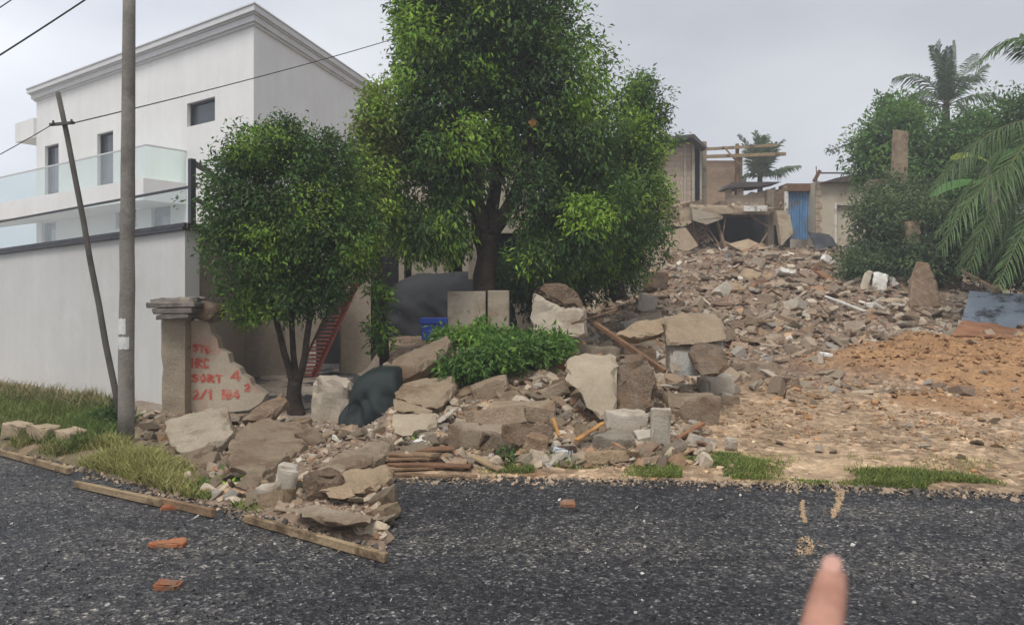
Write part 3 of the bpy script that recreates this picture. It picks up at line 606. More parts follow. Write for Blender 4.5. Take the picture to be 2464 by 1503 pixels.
# main block, two storeys, its lit side painted in the lighter tan
y5 = 17.5; A5, B5 = (hh(888, y5), y5), (hh(1300, y5), y5)
zz = lambda vy, y: EYE + (HZ - vy) / F * y
hs5 = [(hh(972, y5) - A5[0], hh(990, y5) - A5[0], zz(690, y5), zz(610, y5)), (hh(1078, y5) - A5[0], hh(1112, y5) - A5[0], zz(690, y5), zz(585, y5)), (hh(972, y5) - A5[0], hh(1000, y5) - A5[0], zz(515, y5), zz(478, y5)), (hh(1180, y5) - A5[0], hh(1260, y5) - A5[0], zz(700, y5), zz(560, y5))]
mb = MB(); wall_holes(mb, A5, B5, -.2, zz(335, y5), hs5, .25, (0, 1))
mb.add([(A5[0], y5, -.2), (A5[0], y5 + 6, -.2), (A5[0], y5 + 6, zz(335, y5)), (A5[0], y5, zz(335, y5))], [(0, 1, 2, 3)])
mb.add([(B5[0], y5, -.2), (B5[0], y5 + 6, -.2), (B5[0], y5 + 6, zz(335, y5)), (B5[0], y5, zz(335, y5))], [(0, 1, 2, 3)])
mb.add([(A5[0], y5, zz(335, y5)), (B5[0], y5, zz(335, y5)), (B5[0], y5 + 6, zz(335, y5)), (A5[0], y5 + 6, zz(335, y5))], [(0, 1, 2, 3)])
mb.build('wall', MT['beigelit'], th)
mb = MB(); mb.box((A5[0] + .1, y5 + 2.2, -.2), (B5[0] - .1, y5 + 2.3, 5)); mb.build('inner_wall', MT['dark'], th)  # near-black backing paints the shade seen through the window openings
mb = MB(); mb.box((hh(1122, 15), 15.6, .4), (hh(1152, 15) + .02, 15.9, 3.6)); mb.build('column', MT['beigelit'], th)
mb = MB(); mb.box((A5[0] - .1, y5 - .25, zz(548, y5)), (hh(985, y5), y5 - .003, zz(528, y5))); mb.build('ledge', MT['beigelit'], th)
# red steel stair with its raking wall
st = MB(); T0, T1 = P(836, 680, 14.2), P(722, 925, 13.9)
sdv = Vector((.36, 0, 0))
st.bar(T0 - sdv * .5, T1 - sdv * .5, .03, .12); st.bar(T0 + sdv * .5, T1 + sdv * .5, .03, .12)
for k in range(26):
    p_ = T0.lerp(T1, (k + .5) / 26); st.box((p_.x - .165, p_.y - .08, p_.z - .012), (p_.x + .165, p_.y + .08, p_.z + .012))
tag(st.build('staircase', MT['redsteel'], None, loc=tuple(T1)), 'steep red steel staircase seen between the thin stems of the small tree', 'staircase')

# ------------------------------------------------------------------ poles and cables
pb = ground(303, 1062)
up_ = empty('utility_pole', (pb.x, pb.y, pb.z), 'thick weathered utility pole with pasted white papers in front of the white wall', 'utility pole')
mb = MB(); top = P(311, -60, pb.y)
pts = [pb + Vector((0, 0, -.1)), *[pb.lerp(top, k / 12) + Vector((noise.noise(Vector((k * .9, 0, 0))) * .012, 0, 0)) for k in range(1, 12)], top]
mb.tube(pts, [.078 - .021 * k / 12 for k in range(13)], 18)
child(mb.build('pole_shaft', MT['pole'], None, True), up_)
for v0, v1, a0, a1 in ((765, 803, -150, -70), (809, 838, -150, -45)):
    mb = MB(); zc0, zc1 = P(300, v1, pb.y).z, P(300, v0, pb.y).z; vs = []; n_ = 8
    cx = pb.lerp(top, (zc0 - pb.z) / (top.z - pb.z))
    for z in (zc0, zc1):
        for k in range(n_ + 1):
            an = R(a0 + (a1 - a0) * k / n_); r_ = .0755; vs.append((cx.x + math.cos(an) * r_, pb.y + math.sin(an) * r_, z + .004 * math.sin(k * 1.7)))
    mb.add(vs, [(k, k + 1, k + n_ + 2, k + n_ + 1) for k in range(n_)]); child(mb.build('notice', MT['paper']), up_)
lb = ground(294, 1030); lt = P(141, 222, 8.1)
lp = empty('leaning_pole', tuple(lb), 'thin dark pole with a short crossarm leaning left beside the utility pole', 'pole')
mb = MB(); mb.tube([lb.lerp(lt, k / 8) + Vector((noise.noise(Vector((k * .7, 3, 0))) * .02, 0, 0)) for k in range(9)], [.035 - .009 * k / 8 for k in range(9)], 10)
child(mb.build('pole_shaft', MT['poledark'], None, True), lp)
ca = P(120, 300, 8.08); cb = P(178, 295, 8.08); mb = MB(); mb.bar(ca, cb, .03, .03); mb.tube([P(128, 298, 8.06), P(128, 290, 8.06)], .012); mb.tube([P(172, 295, 8.06), P(172, 287, 8.06)], .012)
child(mb.build('crossarm', MT['poledark']), lp)
def cable(p, q, sag, r, label):
    mb = MB(); pts = []
    for k in range(25):
        t_ = k / 24; c_ = Vector(p).lerp(Vector(q), t_); c_.z -= 4 * sag * t_ * (1 - t_); pts.append(c_)
    mb.tube(pts, r, 5); tag(mb.build('cable', MT['wire'], None, loc=tuple(p)), label, 'cable')
cable(P(172, 297, 8.06), P(1240, -5, 17), .12, .007, 'long cable from the leaning pole crossarm rising right across the white house')
cable(P(128, 298, 8.06), P(-200, 470, 8.0), .03, .005, 'cable running down left from the leaning pole crossarm')
cable(P(-220, 268, 9), P(320, -78, 9.2), .03, .011, 'thick cable crossing the upper left sky')
cable(P(-260, 190, 11), P(160, -92, 11), .02, .009, 'short cable across the far upper left corner of the sky')

# ------------------------------------------------------------------ rough blocks
def rough_block(w_, d_, h_, seed, amp=.03, cuts=6, chips=3, taper=0):
    rs = random.Random(seed); bm = bmesh.new(); bmesh.ops.create_cube(bm, size=2)
    for v in bm.verts:
        v.co.x *= 1 + rs.uniform(-.1, .1); v.co.y *= 1 + rs.uniform(-.1, .1); v.co.z *= 1 + rs.uniform(-.08, .08)
        if taper and v.co.z < 0: v.co.x *= 1 - taper
    bmesh.ops.subdivide_edges(bm, edges=bm.edges[:], cuts=cuts, use_grid_fill=True)
    for k in range(chips):
        n_ = Vector((rs.choice((-1, 1)) * rs.uniform(.5, 1), rs.choice((-1, 1)) * rs.uniform(.5, 1), rs.choice((-1, 1)) * rs.uniform(.2, 1))).normalized()
        ext = sum(abs(c_) for c_ in n_); co = n_ * ext * rs.uniform(.72, .92)
        r_ = bmesh.ops.bisect_plane(bm, geom=bm.verts[:] + bm.edges[:] + bm.faces[:], plane_co=co, plane_no=n_, clear_outer=True)
        ed = [g_ for g_ in r_['geom_cut'] if isinstance(g_, bmesh.types.BMEdge)]
        if ed: bmesh.ops.triangulate(bm, faces=bmesh.ops.holes_fill(bm, edges=ed)['faces'])
    sc = Vector((w_ / 2, d_ / 2, h_ / 2)); mn = min(sc) * 2
    for v in bm.verts:
        a = sorted((abs(v.co.x), abs(v.co.y), abs(v.co.z))); e = max(0, (a[1] - .7) / .3)
        v.co = Vector((v.co.x * sc.x, v.co.y * sc.y, v.co.z * sc.z))
        q = v.co * 6 + Vector((seed, 0, 0)); n_ = Vector((noise.noise(q), noise.noise(q + Vector((9, 0, 0))), noise.noise(q + Vector((0, 9, 0)))))
        v.co += n_ * amp * (.35 + e * 1.2) - v.co.normalized() * amp * e * (.3 + abs(n_.x) * 2)
    me = bpy.data.meshes.new('block'); bm.to_mesh(me); bm.free(); return me
def block(name, label, cat, vx, vyb, wpx, hpx, dep, mat, rot=(0, 0, 0), Y=None, seed=None, amp=.03, chips=2, taper=0, sink=.0, group=None):
    """a broken block whose foot stands on the ground seen at (vx, vyb)"""
    g_ = ground(vx, vyb) if Y is None else P(vx, vyb, Y)
    w_, h_ = wpx * g_.y / F, hpx * g_.y / F; seed = seed or int(vx * 7 + vyb)
    me = rough_block(w_, dep, h_, seed % 997, amp, 7, chips, taper); me.materials.append(MT[mat]); me.name = name
    o = bpy.data.objects.new(name, me); o.location = g_ + Vector((0, dep * .5, h_ / 2 - sink)); o.rotation_euler = [R(a_) for a_ in rot]
    link(o); tag(o, label, cat, group); return o
def plank(name, label, cat, p, q, wd_, th, mat, group=None):
    p, q = Vector(p), Vector(q); mb = MB(); n_ = 6
    dirn = (q - p).normalized(); 
    for k in range(n_):
        pass
    mb.bar(p, q, wd_, th); o = mb.build(name, MT[mat], None, loc=tuple(p), bevel=min(wd_, th) * .12)
    for v in o.data.vertices: v.co += Vector((noise.noise(v.co * 9), noise.noise(v.co * 9 + Vector((4, 0, 0))), noise.noise(v.co * 9 + Vector((0, 4, 0))))) * min(wd_, th) * .25
    return tag(o, label, cat, group)

# gate pillar with broken cap
gp = empty('gate_pillar', tuple(P(430, 1000, 9.4)), 'broken concrete gate pillar with a crumbling moulded cap beside the graffiti wall', 'pillar')
me = rough_block(.29, .3, 1.55, 5, .012, 8, 0); me.materials.append(MT['grey']); o = link(bpy.data.objects.new('shaft', me)); o.location = P(430, 880, 9.55); o.location.z = P(430, 1000, 9.4).z + .7; child(o, gp)
mb = MB()
for z0, z1, hw in ((765, 752, 38), (752, 738, 46), (738, 726, 56)):
    a_ = P(430 - hw, z0, 9.4); b_ = P(430 + hw, z1, 9.4); mb.box((a_.x, 9.4 - .17 - hw * .001, a_.z + .002), (b_.x, 9.75 + hw * .001, b_.z))
o = mb.build('cap', MT['capgrey'], None, bevel=.01)
for v in o.data.vertices: v.co += Vector((noise.noise(v.co * 7), noise.noise(v.co * 7 + Vector((4, 0, 0))), noise.noise(v.co * 7 + Vector((0, 4, 0))))) * .03
child(o, gp)
me = rough_block(.62, .4, .07, 8, .03, 7, 2); me.materials.append(MT['capgrey']); o = link(bpy.data.objects.new('cap_slab', me)); o.location = P(432, 722, 9.55); o.rotation_euler = (0, R(-2), 0); child(o, gp)
block('cap_fragment', 'brown broken lump of cap moulding hanging right of the gate pillar cap', 'rubble', 493, 772, 56, 44, .3, 'rubblebrown', (0, 12, 0), 9.45, amp=.05)
# graffiti wall
gw = empty('graffiti_wall', tuple(P(540, 985, 9.5)), 'triangular broken wall remnant with red spray-painted writing beside the gate pillar', 'wall')
ol = [(456, 990), (456, 772), (500, 768), (508, 800), (522, 815), (526, 838), (548, 850), (553, 872), (575, 885), (582, 900), (600, 910), (606, 925), (622, 935), (640, 948), (628, 968), (600, 985), (560, 990)]
mb = MB(); GY = 9.6; mb.prism([P(a_, b_, GY) for a_, b_ in ol], (0, .16, 0)); child(mb.build('wall_panel', MT['gcream']), gw)
GL = {'S': [[(1, .9), (.5, 1), (0, .75), (.9, .35), (.5, 0), (0, .1)]], 'T': [[(0, 1), (1, 1)], [(.5, 1), (.5, 0)]], 'O': [[(.5, 1), (0, .6), (.3, 0), (.9, .3), (.5, 1)]], 'P': [[(0, 0), (0, 1), (.9, .8), (0, .5)]],
      'H': [[(0, 0), (0, 1)], [(1, 0), (1, 1)], [(0, .5), (1, .5)]], 'R': [[(0, 0), (0, 1), (.9, .8), (0, .5), (1, 0)]], 'C': [[(1, .9), (.3, 1), (0, .5), (.3, 0), (1, .1)]], 'I': [[(.5, 0), (.5, 1)]], 'N': [[(0, 0), (0, 1), (1, 0), (1, 1)]],
      'M': [[(0, 0), (.1, 1), (.5, .3), (.9, 1), (1, 0)]], '4': [[(.8, 0), (.7, 1), (0, .3), (1, .3)]], '2': [[(0, .8), (.6, 1), (.9, .6), (0, 0), (1, 0)]], '/': [[(0, 0), (1, 1)]], '1': [[(.5, 0), (.5, 1), (.2, .8)]], ':': [[(.5, .2), (.55, .25)], [(.5, .7), (.55, .75)]], '.': [[(.3, 0), (.4, .06)]], 'E': [[(1, 1), (0, 1), (0, 0), (1, 0)], [(0, .5), (.8, .5)]], 'A': [[(0, 0), (.5, 1), (1, 0)], [(.2, .4), (.8, .4)]]}
mb = MB()
def scrawl(txt, x, y, w_, h_, tilt=0, r_=.0155):
    for ch in txt:
        for stp in GL.get(ch, []):
            pts = [P(x + a_ * w_, y - b_ * h_ + tilt * (x - 460) * .01 + a_ * tilt * .2, GY) + Vector((0, -.003, 0)) for a_, b_ in stp]
            vs = []
            for i in range(len(pts) - 1):
                d_ = (pts[i + 1] - pts[i]); 
                if d_.length < 1e-5: continue
                d_.normalize(); n_ = Vector((-d_.z, 0, d_.x)) * r_ * random.uniform(.8, 1.25)
                k_ = Vector((0, -.0006 * random.random() * (i + 1) - .0002 * i, 0)); e_ = d_ * r_ * .8
                mb.add([pts[i] - n_ - e_ + k_, pts[i + 1] - n_ + e_ + k_, pts[i + 1] + n_ + e_ + k_, pts[i] + n_ - e_ + k_], [(0, 1, 2, 3)])
        x += w_ * 1.45
scrawl('STO', 466, 842, 10, 15, 14); scrawl('HRC', 462, 882, 10, 20, 4); scrawl('SORT', 464, 916, 13, 16, 3); scrawl('4', 556, 914, 22, 22, 0, .014)
scrawl('2', 590, 938, 11, 14, 0); scrawl('2/10M', 466, 958, 12, 20, 0); scrawl('M4', 540, 956, 14, 17, 0, .016)
child(mb.build('spray_paint', MT['redpaint']), gw)

# concrete lump and green tarp seen behind the left pile
block('concrete_lump', 'rounded pale concrete lump beside the green tarpaulin heap', 'concrete', 788, 1030, 92, 118, .5, 'plaster', (0, 4, 10), 8.9, amp=.06, chips=7, seed=641)
def tarp_mesh(cx, cy, z0, w_, d_, h_, seed, nx=60, ny=34, sheer=(.0, .0), prof=None):
    V = []; 
    for j in range(ny):
        v = -1.0 + 2 * j / (ny - 1)
        for i in range(nx):
            u_ = -1.0 + 2 * i / (nx - 1)
            X = u_ * w_ / 2; Yy = v * d_ / 2
            pz = (prof(u_) if prof else 1) * (1 - abs(v) ** 6 * .35) * (1 - abs(u_) ** 10 * .25)
            e_ = max(abs(u_), abs(v))
            wr = .035 * noise.noise(Vector((X * 2.2 + seed, Yy * 2 + X, 0))) + .05 * noise.noise(Vector((X * .9, Yy * 1.4 + seed, 3)))
            V.append(Vector((cx + X, cy + Yy, z0 + h_ * pz + wr)))
    top_ = list(V); fs = [(j * nx + i, j * nx + i + 1, (j + 1) * nx + i + 1, (j + 1) * nx + i) for j in range(ny - 1) for i in range(nx - 1)]
    # skirt
    loop = [i for i in range(nx)] + [(j + 1) * nx - 1 for j in range(1, ny)] + [(ny - 1) * nx + i for i in range(nx - 2, -1, -1)] + [j * nx for j in range(ny - 2, 0, -1)]
    prev = loop; K = 14; n0 = len(loop)
    for k in range(1, K + 1):
        t_ = k / K; cur = []
        for a_, li in enumerate(loop):
            p_ = top_[li]; o_ = Vector((p_.x - cx, p_.y - cy, 0)); o_ = Vector((o_.x / w_, o_.y / d_, 0)).normalized()
            fl = .03 * math.sin(a_ * .55 + seed + t_ * 2.5) * t_ + .08 * noise.noise(Vector((a_ * .2 - t_ * 2.6, t_ * 2.8, seed))) + .035 * math.sin(a_ * .31 + t_ * 5 + seed) * t_
            V.append(Vector((p_.x + o_.x * (t_ * .16 + fl), p_.y + o_.y * (t_ * .16 + fl), z0 + (p_.z - z0) * (1 - t_) - .05 * t_))); cur.append(len(V) - 1)
        for a_ in range(n0): fs.append((prev[a_], prev[(a_ + 1) % n0], cur[(a_ + 1) % n0], cur[a_]))
        prev = cur
    mb = MB(); mb.add(V, fs); return mb
ct = empty('covered_car', tuple(P(1080, 815, 15.2)), 'car hidden under a dark grey tarpaulin behind the largest tree trunk', 'car')
prof = lambda u_: interp(u_, [(-1, .7), (-.93, .82), (-.75, .92), (-.5, 1.0), (.5, 1.02), (.75, .86), (1, .66)])
mb = tarp_mesh(hh(1075, 15.4), 16.3, .62, 320 * 15.2 / F, 1.7, 1.42, 2.2, prof=prof); child(mb.build('tarpaulin', MT['tarp'], None, True), ct)
gt = tarp_mesh(hh(895, 8.5), 8.95, -.02, .58, .8, .74, 7.7, 30, 30, prof=lambda u_: interp(u_, [(-1, .82), (-.4, .95), (0, 1), (1, .98)]))
tag(gt.build('tarpaulin_heap', MT['tarpgreen'], None, True), 'small heap under a dark green tarpaulin beside the pale concrete lump', 'tarpaulin')
# low pale planter blocks and broken stump
for vx, wpx, lb_, yy in ((1122, 92, 'pale low masonry block left of the largest tree trunk', 12.0), (1199, 52, 'pale low masonry block right of the largest tree trunk', 12.05)):
    mb = MB(); z0 = height(hh(vx, yy), yy) - .05; mb.box((hh(vx - wpx / 2, yy), yy, z0), (hh(vx + wpx / 2, yy), yy + .35, zz(700 if vx < 1150 else 698, yy)))
    tag(mb.build('masonry_block', MT['plaster'], None, loc=(hh(vx, yy), yy, z0), bevel=.012), lb_, 'block')
st_ = empty('wall_stump', tuple(P(1340, 800, 11.2)), 'broken plastered wall stump with exposed brown brick on top, above the leafy cuttings', 'wall')
# blue container
bc = empty('storage_box', tuple(P(1043, 800, 11.9)), 'blue plastic storage box with a lid beside the low masonry block', 'box')
mb = MB(); p_ = P(1043, 800, 11.9); mb.box((p_.x - .2, p_.y, p_.z - .12), (p_.x + .2, p_.y + .3, p_.z + .14)); child(mb.build('box_body', MT['blue'], None, bevel=.012), bc)
mb = MB(); mb.box((p_.x - .228, p_.y - .03, p_.z + .143), (p_.x + .228, p_.y + .33, p_.z + .24)); child(mb.build('lid', MT['blue'], None, bevel=.015), bc)

# ------------------------------------------------------------------ named blocks of the piles
BL = [
 ('concrete_block', 'small upright grey block by the leafy roadside plant', 'block', 682, 1196, 50, 80, .15, 'palegrey', (0, 10, 12), 7),
 ('concrete_block', 'dark rough block in the middle of the left pile', 'block', 770, 1205, 90, 60, .25, 'rubblebrown', (0, 5, 24), 8),
 ('concrete_block', 'pale small block right of the low leafy roadside plant', 'block', 640, 1215, 50, 50, .12, 'palegrey', (0, -8, 0), 9),
 ('concrete_block', 'rectangular pale block standing under the largest block', 'block', 1511, 1045, 103, 52, .3, 'palegrey', (0, 1, 0), 15),
 ('concrete_block', 'rectangular grey block lying below the rectangular pale block', 'block', 1478, 1084, 106, 38, .3, 'grey', (0, 1, 3), 16),
 ('paving_slab', 'tilted beige paving slab at the roadside grass below the grey block', 'slab', 1465, 1122, 110, 34, .3, 'concrete', (-12, -5, 3), 17),
 ('concrete_slab', 'smooth grey slab standing upright at the pile edge', 'slab', 1590, 1086, 48, 106, .09, 'palegrey', (6, 0, 2), 18),
 ('concrete_block', 'long rough beige block right of the upright grey slab', 'block', 1672, 1018, 122, 64, .4, 'concrete', (0, 0, 5), 19),
 ('concrete_block', 'small pale concrete block below the brown rounded lump', 'block', 1728, 948, 76, 46, .3, 'palegrey', (0, -6, 15), 23),
 ('concrete_slab', 'pale wedge slab left of the blue-white block', 'slab', 1548, 808, 100, 42, .4, 'palegrey', (-14, -14, 12), 24),
 ('concrete_block', 'rough brown block in shade below the rusty beam', 'block', 1535, 890, 90, 62, .4, 'rubblebrown', (0, 4, 10), 25),
 ('boulder', 'round stone facing outwards among the broken columns', 'stone', 1520, 718, 44, 48, .3, 'palegrey', (0, 0, 20), 26),
 ('boulder', 'grey round stone right of the outward facing round stone', 'stone', 1580, 706, 54, 46, .35, 'rubblebrown', (0, 0, 20), 27),
 ('boulder', 'white faced round stone under the two round stones', 'stone', 1560, 752, 42, 42, .3, 'palegrey', (0, 14, 0), 28),
 ('concrete_block', 'slanting small slab left of the largest block', 'block', 1332, 962, 76, 34, .3, 'concrete', (-14, -22, 10), 29),
 ('concrete_block', 'square grey block at the top of the pile below the leafy cuttings', 'block', 1302, 890, 48, 32, .25, 'grey', (0, 8, 10), 30),
 ('brick', 'rounded orange brick piece above the largest block', 'brick', 1352, 890, 38, 26, .15, 'redbrick', (0, 8, 10), 31),
 ('concrete_slab', 'flat dark-edged slab above the largest block', 'slab', 1435, 864, 112, 30, .5, 'grey', (-8, 5, 8), 32),
 ('concrete_block', 'long rough beam-like block in the middle of the pile', 'block', 1255, 1020, 160, 46, .3, 'concrete', (0, -3, -8), 33),
 ('concrete_slab', 'brown smooth slab low in the pile above the grass', 'slab', 1270, 1075, 130, 52, .2, 'rubblebrown', (-20, 3, 0), 34),
 ('boulder', 'pale rough stone low in the pile above the roadside grass', 'stone', 1290, 1100, 56, 50, .2, 'concrete', (0, 12, 0), 35),
 ('concrete_block', 'grey wide block at the bottom left of the big pile', 'block', 1140, 1085, 130, 60, .3, 'grey', (0, 4, 0), 36),
 ('concrete_block', 'beige block above the flagstones in the left of the big pile', 'block', 1180, 960, 90, 46, .3, 'concrete', (0, -18, 0), 37),
 ('concrete_slab', 'beige slab with two dark holes at left of the pile', 'slab', 1195, 1042, 140, 50, .3, 'concrete', (-20, -8, 0), 38),
 ('concrete_block', 'small brown block right of the tan leaning slab', 'block', 2290, 700, 56, 40, .4, 'rubblebrown', (0, 8, 10), 40),
 ('paving_slab', 'flat pale broken slab lying in the cleared plot', 'slab', 1810, 900, 130, 26, .5, 'concrete', (-4, 0, 10), 41),
 ('paving_slab', 'thin sunken slab with dark lower edge left in the cleared plot', 'slab', 1720, 975, 120, 24, .4, 'concrete', (-3, 0, 0), 42),
]
for nm, lb_, cat, vx, vyb, wpx, hpx, dep, mat, rot, sd in BL:
    amp = {'rubblebrown': .05}.get(mat, .022); tp = .25 if sd == 14 else 0
    block(nm, lb_, cat, vx, vyb, wpx, hpx, dep, mat, rot, seed=sd * 13 + 1, amp=amp, chips=1 if 'slab' in nm or mat == 'palegrey' else 3, taper=tp, sink=.02)
def slab_poly(name, label, cat, poly, thick, mat, seed=0, amp=.02, lift=0):
    q = []
    for p_ in poly:
        gy = ground(p_[0], p_[1]).y; q.append(P(p_[0], p_[1], min(p_[2], gy - .02) - lift))
    mb = MB(); mb.prism(q, thick); o = mb.build(name, MT[mat], None, loc=tuple(q[0])); me = o.data
    bm = bmesh.new(); bm.from_mesh(me); bmesh.ops.triangulate(bm, faces=bm.faces[:])
    for it in range(4):
        lg = [e for e in bm.edges if e.calc_length() > .11]
        if lg: bmesh.ops.subdivide_edges(bm, edges=lg, cuts=1); bmesh.ops.triangulate(bm, faces=[f for f in bm.faces if len(f.verts) > 3])
    bm.normal_update()
    for v in bm.verts:
        sharp = max([e.calc_face_angle(0) for e in v.link_edges] + [0]) > .6
        k_ = v.co * 7 + Vector((seed, 0, 0)); n_ = Vector((noise.noise(k_), noise.noise(k_ + Vector((9, 0, 0))), noise.noise(k_ + Vector((0, 9, 0)))))
        v.co += n_ * amp * (2.2 if sharp else .5) - v.normal * amp * (.9 if sharp else 0)
    bm.to_mesh(me); bm.free(); return tag(o, label, cat)
SP = [
 ('leaning_slab', 'tan leaning slab in front of the palm thicket on the right', 'slab', [(2188, 738, 17.6), (2194, 672, 17.9), (2212, 626, 18.1), (2236, 632, 18.1), (2256, 682, 17.9), (2264, 738, 17.6)], (.1, .35, -.02), 'rubblebrown'),
 ('broken_block', 'largest pale block with a broken brown end, middle of the rubble pile', 'block', [(1356, 908, 8.2), (1366, 874, 8.3), (1486, 872, 8.3), (1484, 996, 8.0), (1444, 1012, 7.9), (1408, 972, 8.0), (1384, 930, 8.1)], (.05, .5, .06), 'blockbeige'),
 ('rubble_lump', 'brown rounded rubble lump right of the blue-white block', 'rubble', [(1656, 850, 9.0), (1690, 830, 9.2), (1745, 840, 9.2), (1757, 880, 9.0), (1730, 908, 8.8), (1680, 905, 8.8)], (.05, .4, .03), 'rubblebrown'),
 ('concrete_slab', 'wide tilted grey concrete slab at the foot of the graffiti wall', 'slab', [(395, 1008, 7.9), (455, 992, 8.2), (545, 978, 8.2), (556, 1046, 7.3), (500, 1072, 7.1), (440, 1098, 7.0), (400, 1050, 7.5)], (.02, .07, -.1), 'grey'),
 ('concrete_slab', 'long slanting slab with a pale flat face right of the wide tilted slab', 'slab', [(545, 1062, 7.2), (590, 1020, 8.0), (640, 1004, 8.3), (715, 1012, 8.3), (752, 1034, 8.0), (742, 1060, 7.5), (620, 1138, 6.6), (548, 1122, 6.7)], (.03, .1, -.14), 'concrete'),
 ('concrete_slab', 'brown ragged slab resting against the top of the long slanting slab', 'slab', [(600, 985, 8.5), (680, 940, 8.7), (690, 960, 8.6), (640, 1000, 8.3), (575, 1012, 8.3)], (.02, .12, -.12), 'rubblebrown'),
 ('concrete_slab', 'long thick brown slab sloping up to the right under the green tarpaulin heap', 'slab', [(748, 1128, 6.5), (850, 1075, 6.9), (932, 1048, 7.2), (934, 1092, 7.0), (860, 1122, 6.6), (760, 1152, 6.4)], (.04, .22, -.1), 'concrete'),
 ('concrete_slab', 'flat broad slab lying just below the long thick brown slab', 'slab', [(742, 1172, 6.15), (830, 1130, 6.4), (930, 1112, 6.6), (934, 1162, 6.2), (850, 1190, 6.0), (790, 1186, 6.05)], (.02, .26, -.1), 'concrete'),
 ('concrete_slab', 'low grey slab lying near the roadside board in the left pile', 'slab', [(690, 1225, 5.7), (760, 1212, 5.85), (905, 1246, 5.4), (880, 1262, 5.3), (780, 1262, 5.3)], (.02, .2, -.08), 'grey'),
 ('concrete_slab', 'thick beige slab propped up steeply at the left of the big rubble pile', 'slab', [(942, 862, 9.6), (985, 842, 9.9), (1072, 806, 10.2), (1086, 816, 10.0), (1062, 852, 9.6), (1010, 888, 9.2), (942, 916, 8.9)], (.03, .2, -.16), 'concrete'),
 ('concrete_slab', 'broad flat flagstone just below the propped beige slab', 'slab', [(942, 928, 8.9), (1040, 905, 9.1), (1092, 898, 9.2), (1096, 935, 8.8), (1050, 986, 8.2), (942, 950, 8.5)], (.02, .3, -.08), 'concrete'),
 ('concrete_slab', 'thin layered flagstone in the middle of the stack under the propped slab', 'slab', [(942, 956, 8.35), (1046, 988, 8.15), (1030, 1002, 8.0), (942, 985, 8.1)], (.02, .3, -.05), 'concrete'),
 ('concrete_slab', 'lowest thick flagstone of the stack under the propped slab', 'slab', [(942, 992, 7.95), (1060, 990, 8.0), (1040, 1035, 7.6), (990, 1046, 7.5), (942, 1040, 7.55)], (.02, .3, -.12), 'blockbeige'),
 ('concrete_block', 'wide masonry block with flaking blue-white paint in the upper part of the pile', 'block', [(1610, 820, 9.6), (1740, 812, 9.7), (1748, 880, 9.4), (1680, 905, 9.3), (1612, 898, 9.3)], (.05, .5, 0), 'bluewhite'),
 ('concrete_slab', 'thick ragged beige slab lying on the blue-white block', 'slab', [(1602, 768, 9.9), (1650, 756, 10.1), (1730, 758, 10.1), (1752, 790, 9.8), (1745, 822, 9.5), (1660, 828, 9.45), (1604, 832, 9.4)], (.05, .45, .02), 'concrete'),
 ('concrete_slab', 'beige pointed slab left of the thick ragged beige slab', 'slab', [(1478, 806, 9.7), (1530, 770, 10), (1598, 762, 10.1), (1598, 800, 9.8), (1540, 815, 9.6)], (.03, .35, -.1), 'concrete'),
]
for nm_, po_, th_, mt_, am_ in (('plastered_base', [(1280, 704, 11.2), (1300, 712, 11.2), (1346, 738, 11.2), (1402, 738, 11.2), (1406, 812, 11.1), (1284, 812, 11.1), (1276, 760, 11.2)], (.08, .42, 0), 'plaster', .03), ('broken_top', [(1280, 702, 11.22), (1298, 686, 11.25), (1352, 683, 11.25), (1384, 706, 11.25), (1403, 736, 11.22), (1346, 736, 11.22), (1300, 710, 11.22)], (.06, .4, .02), 'rubblebrown', .06)):
    o = slab_poly(nm_, None, None, po_, th_, mt_, 5, am_); child(o, st_)
for k, (nm, lb_, cat, poly, thk, mat) in enumerate(SP): slab_poly(nm, lb_, cat, poly, thk, mat, k * 11, .028, .3 if poly[0][0] < 900 else .08)
par = [o for o in bpy.data.objects if o.get('label', '').startswith('largest pale block')][0]
bb = slab_poly('broken_end', None, None, [(1487, 874, 8.3), (1555, 868, 8.4), (1584, 920, 8.3), (1574, 985, 8.1), (1525, 1004, 8.0), (1480, 998, 8.0)], (.06, .5, .05), 'rubblebrown', 91, .06)
bb.parent = par; bb.location = bb.location - par.location

# timber
g0 = ground(1432, 775)
plank('steel_beam', 'rusty brown beam lying diagonally down the rubble pile', 'beam', P(1432, 778, 9.7), P(1600, 893, 8.5), .055, .06, 'rustdark')
plank('stick', 'thin brown stick rising right from the broken wall stump', 'stick', P(1375, 778, 10.6), P(1484, 744, 10.9), .03, .03, 'wood')
plank('board', 'bright orange split board leaning below the largest block', 'board', P(1386, 1058, 7.1), P(1452, 1016, 7.4), .05, .022, 'woodorange')
plank('board', 'short orange splintered board standing left of the bright orange board', 'board', P(1345, 1048, 7.3), P(1330, 1005, 7.4), .035, .018, 'woodorange')
plank('timber', 'dark rusty timber lying right of the upright grey slab', 'timber', P(1618, 1062, 7.4), P(1692, 1018, 7.9), .045, .04, 'rust')
plank('timber', 'long thin timber edge lying in the cleared plot', 'timber', P(1640, 950, 10.6), P(1905, 938, 10.8), .08, .05, 'wood')
plank('timber', 'short dark timber lying behind the long thin timber', 'timber', P(1760, 886, 12.0), P(1872, 884, 12.2), .08, .06, 'wood')
plank('pipe', 'white bent plastic pipe lying across the heap below the white scraps', 'pipe', P(1985, 712, 17.3), P(2080, 748, 16), .05, .04, 'whitescrap')
plank('timber', 'pale timber leaning out of the palm thicket above the peeling sheet', 'timber', P(2310, 648, 19), P(2408, 702, 17.5), .08, .06, 'woodpale')
plank('timber', 'reddish timber half buried in the right of the heap', 'timber', P(1965, 652, 20.5), P(2025, 690, 19.5), .2, .06, 'rust')
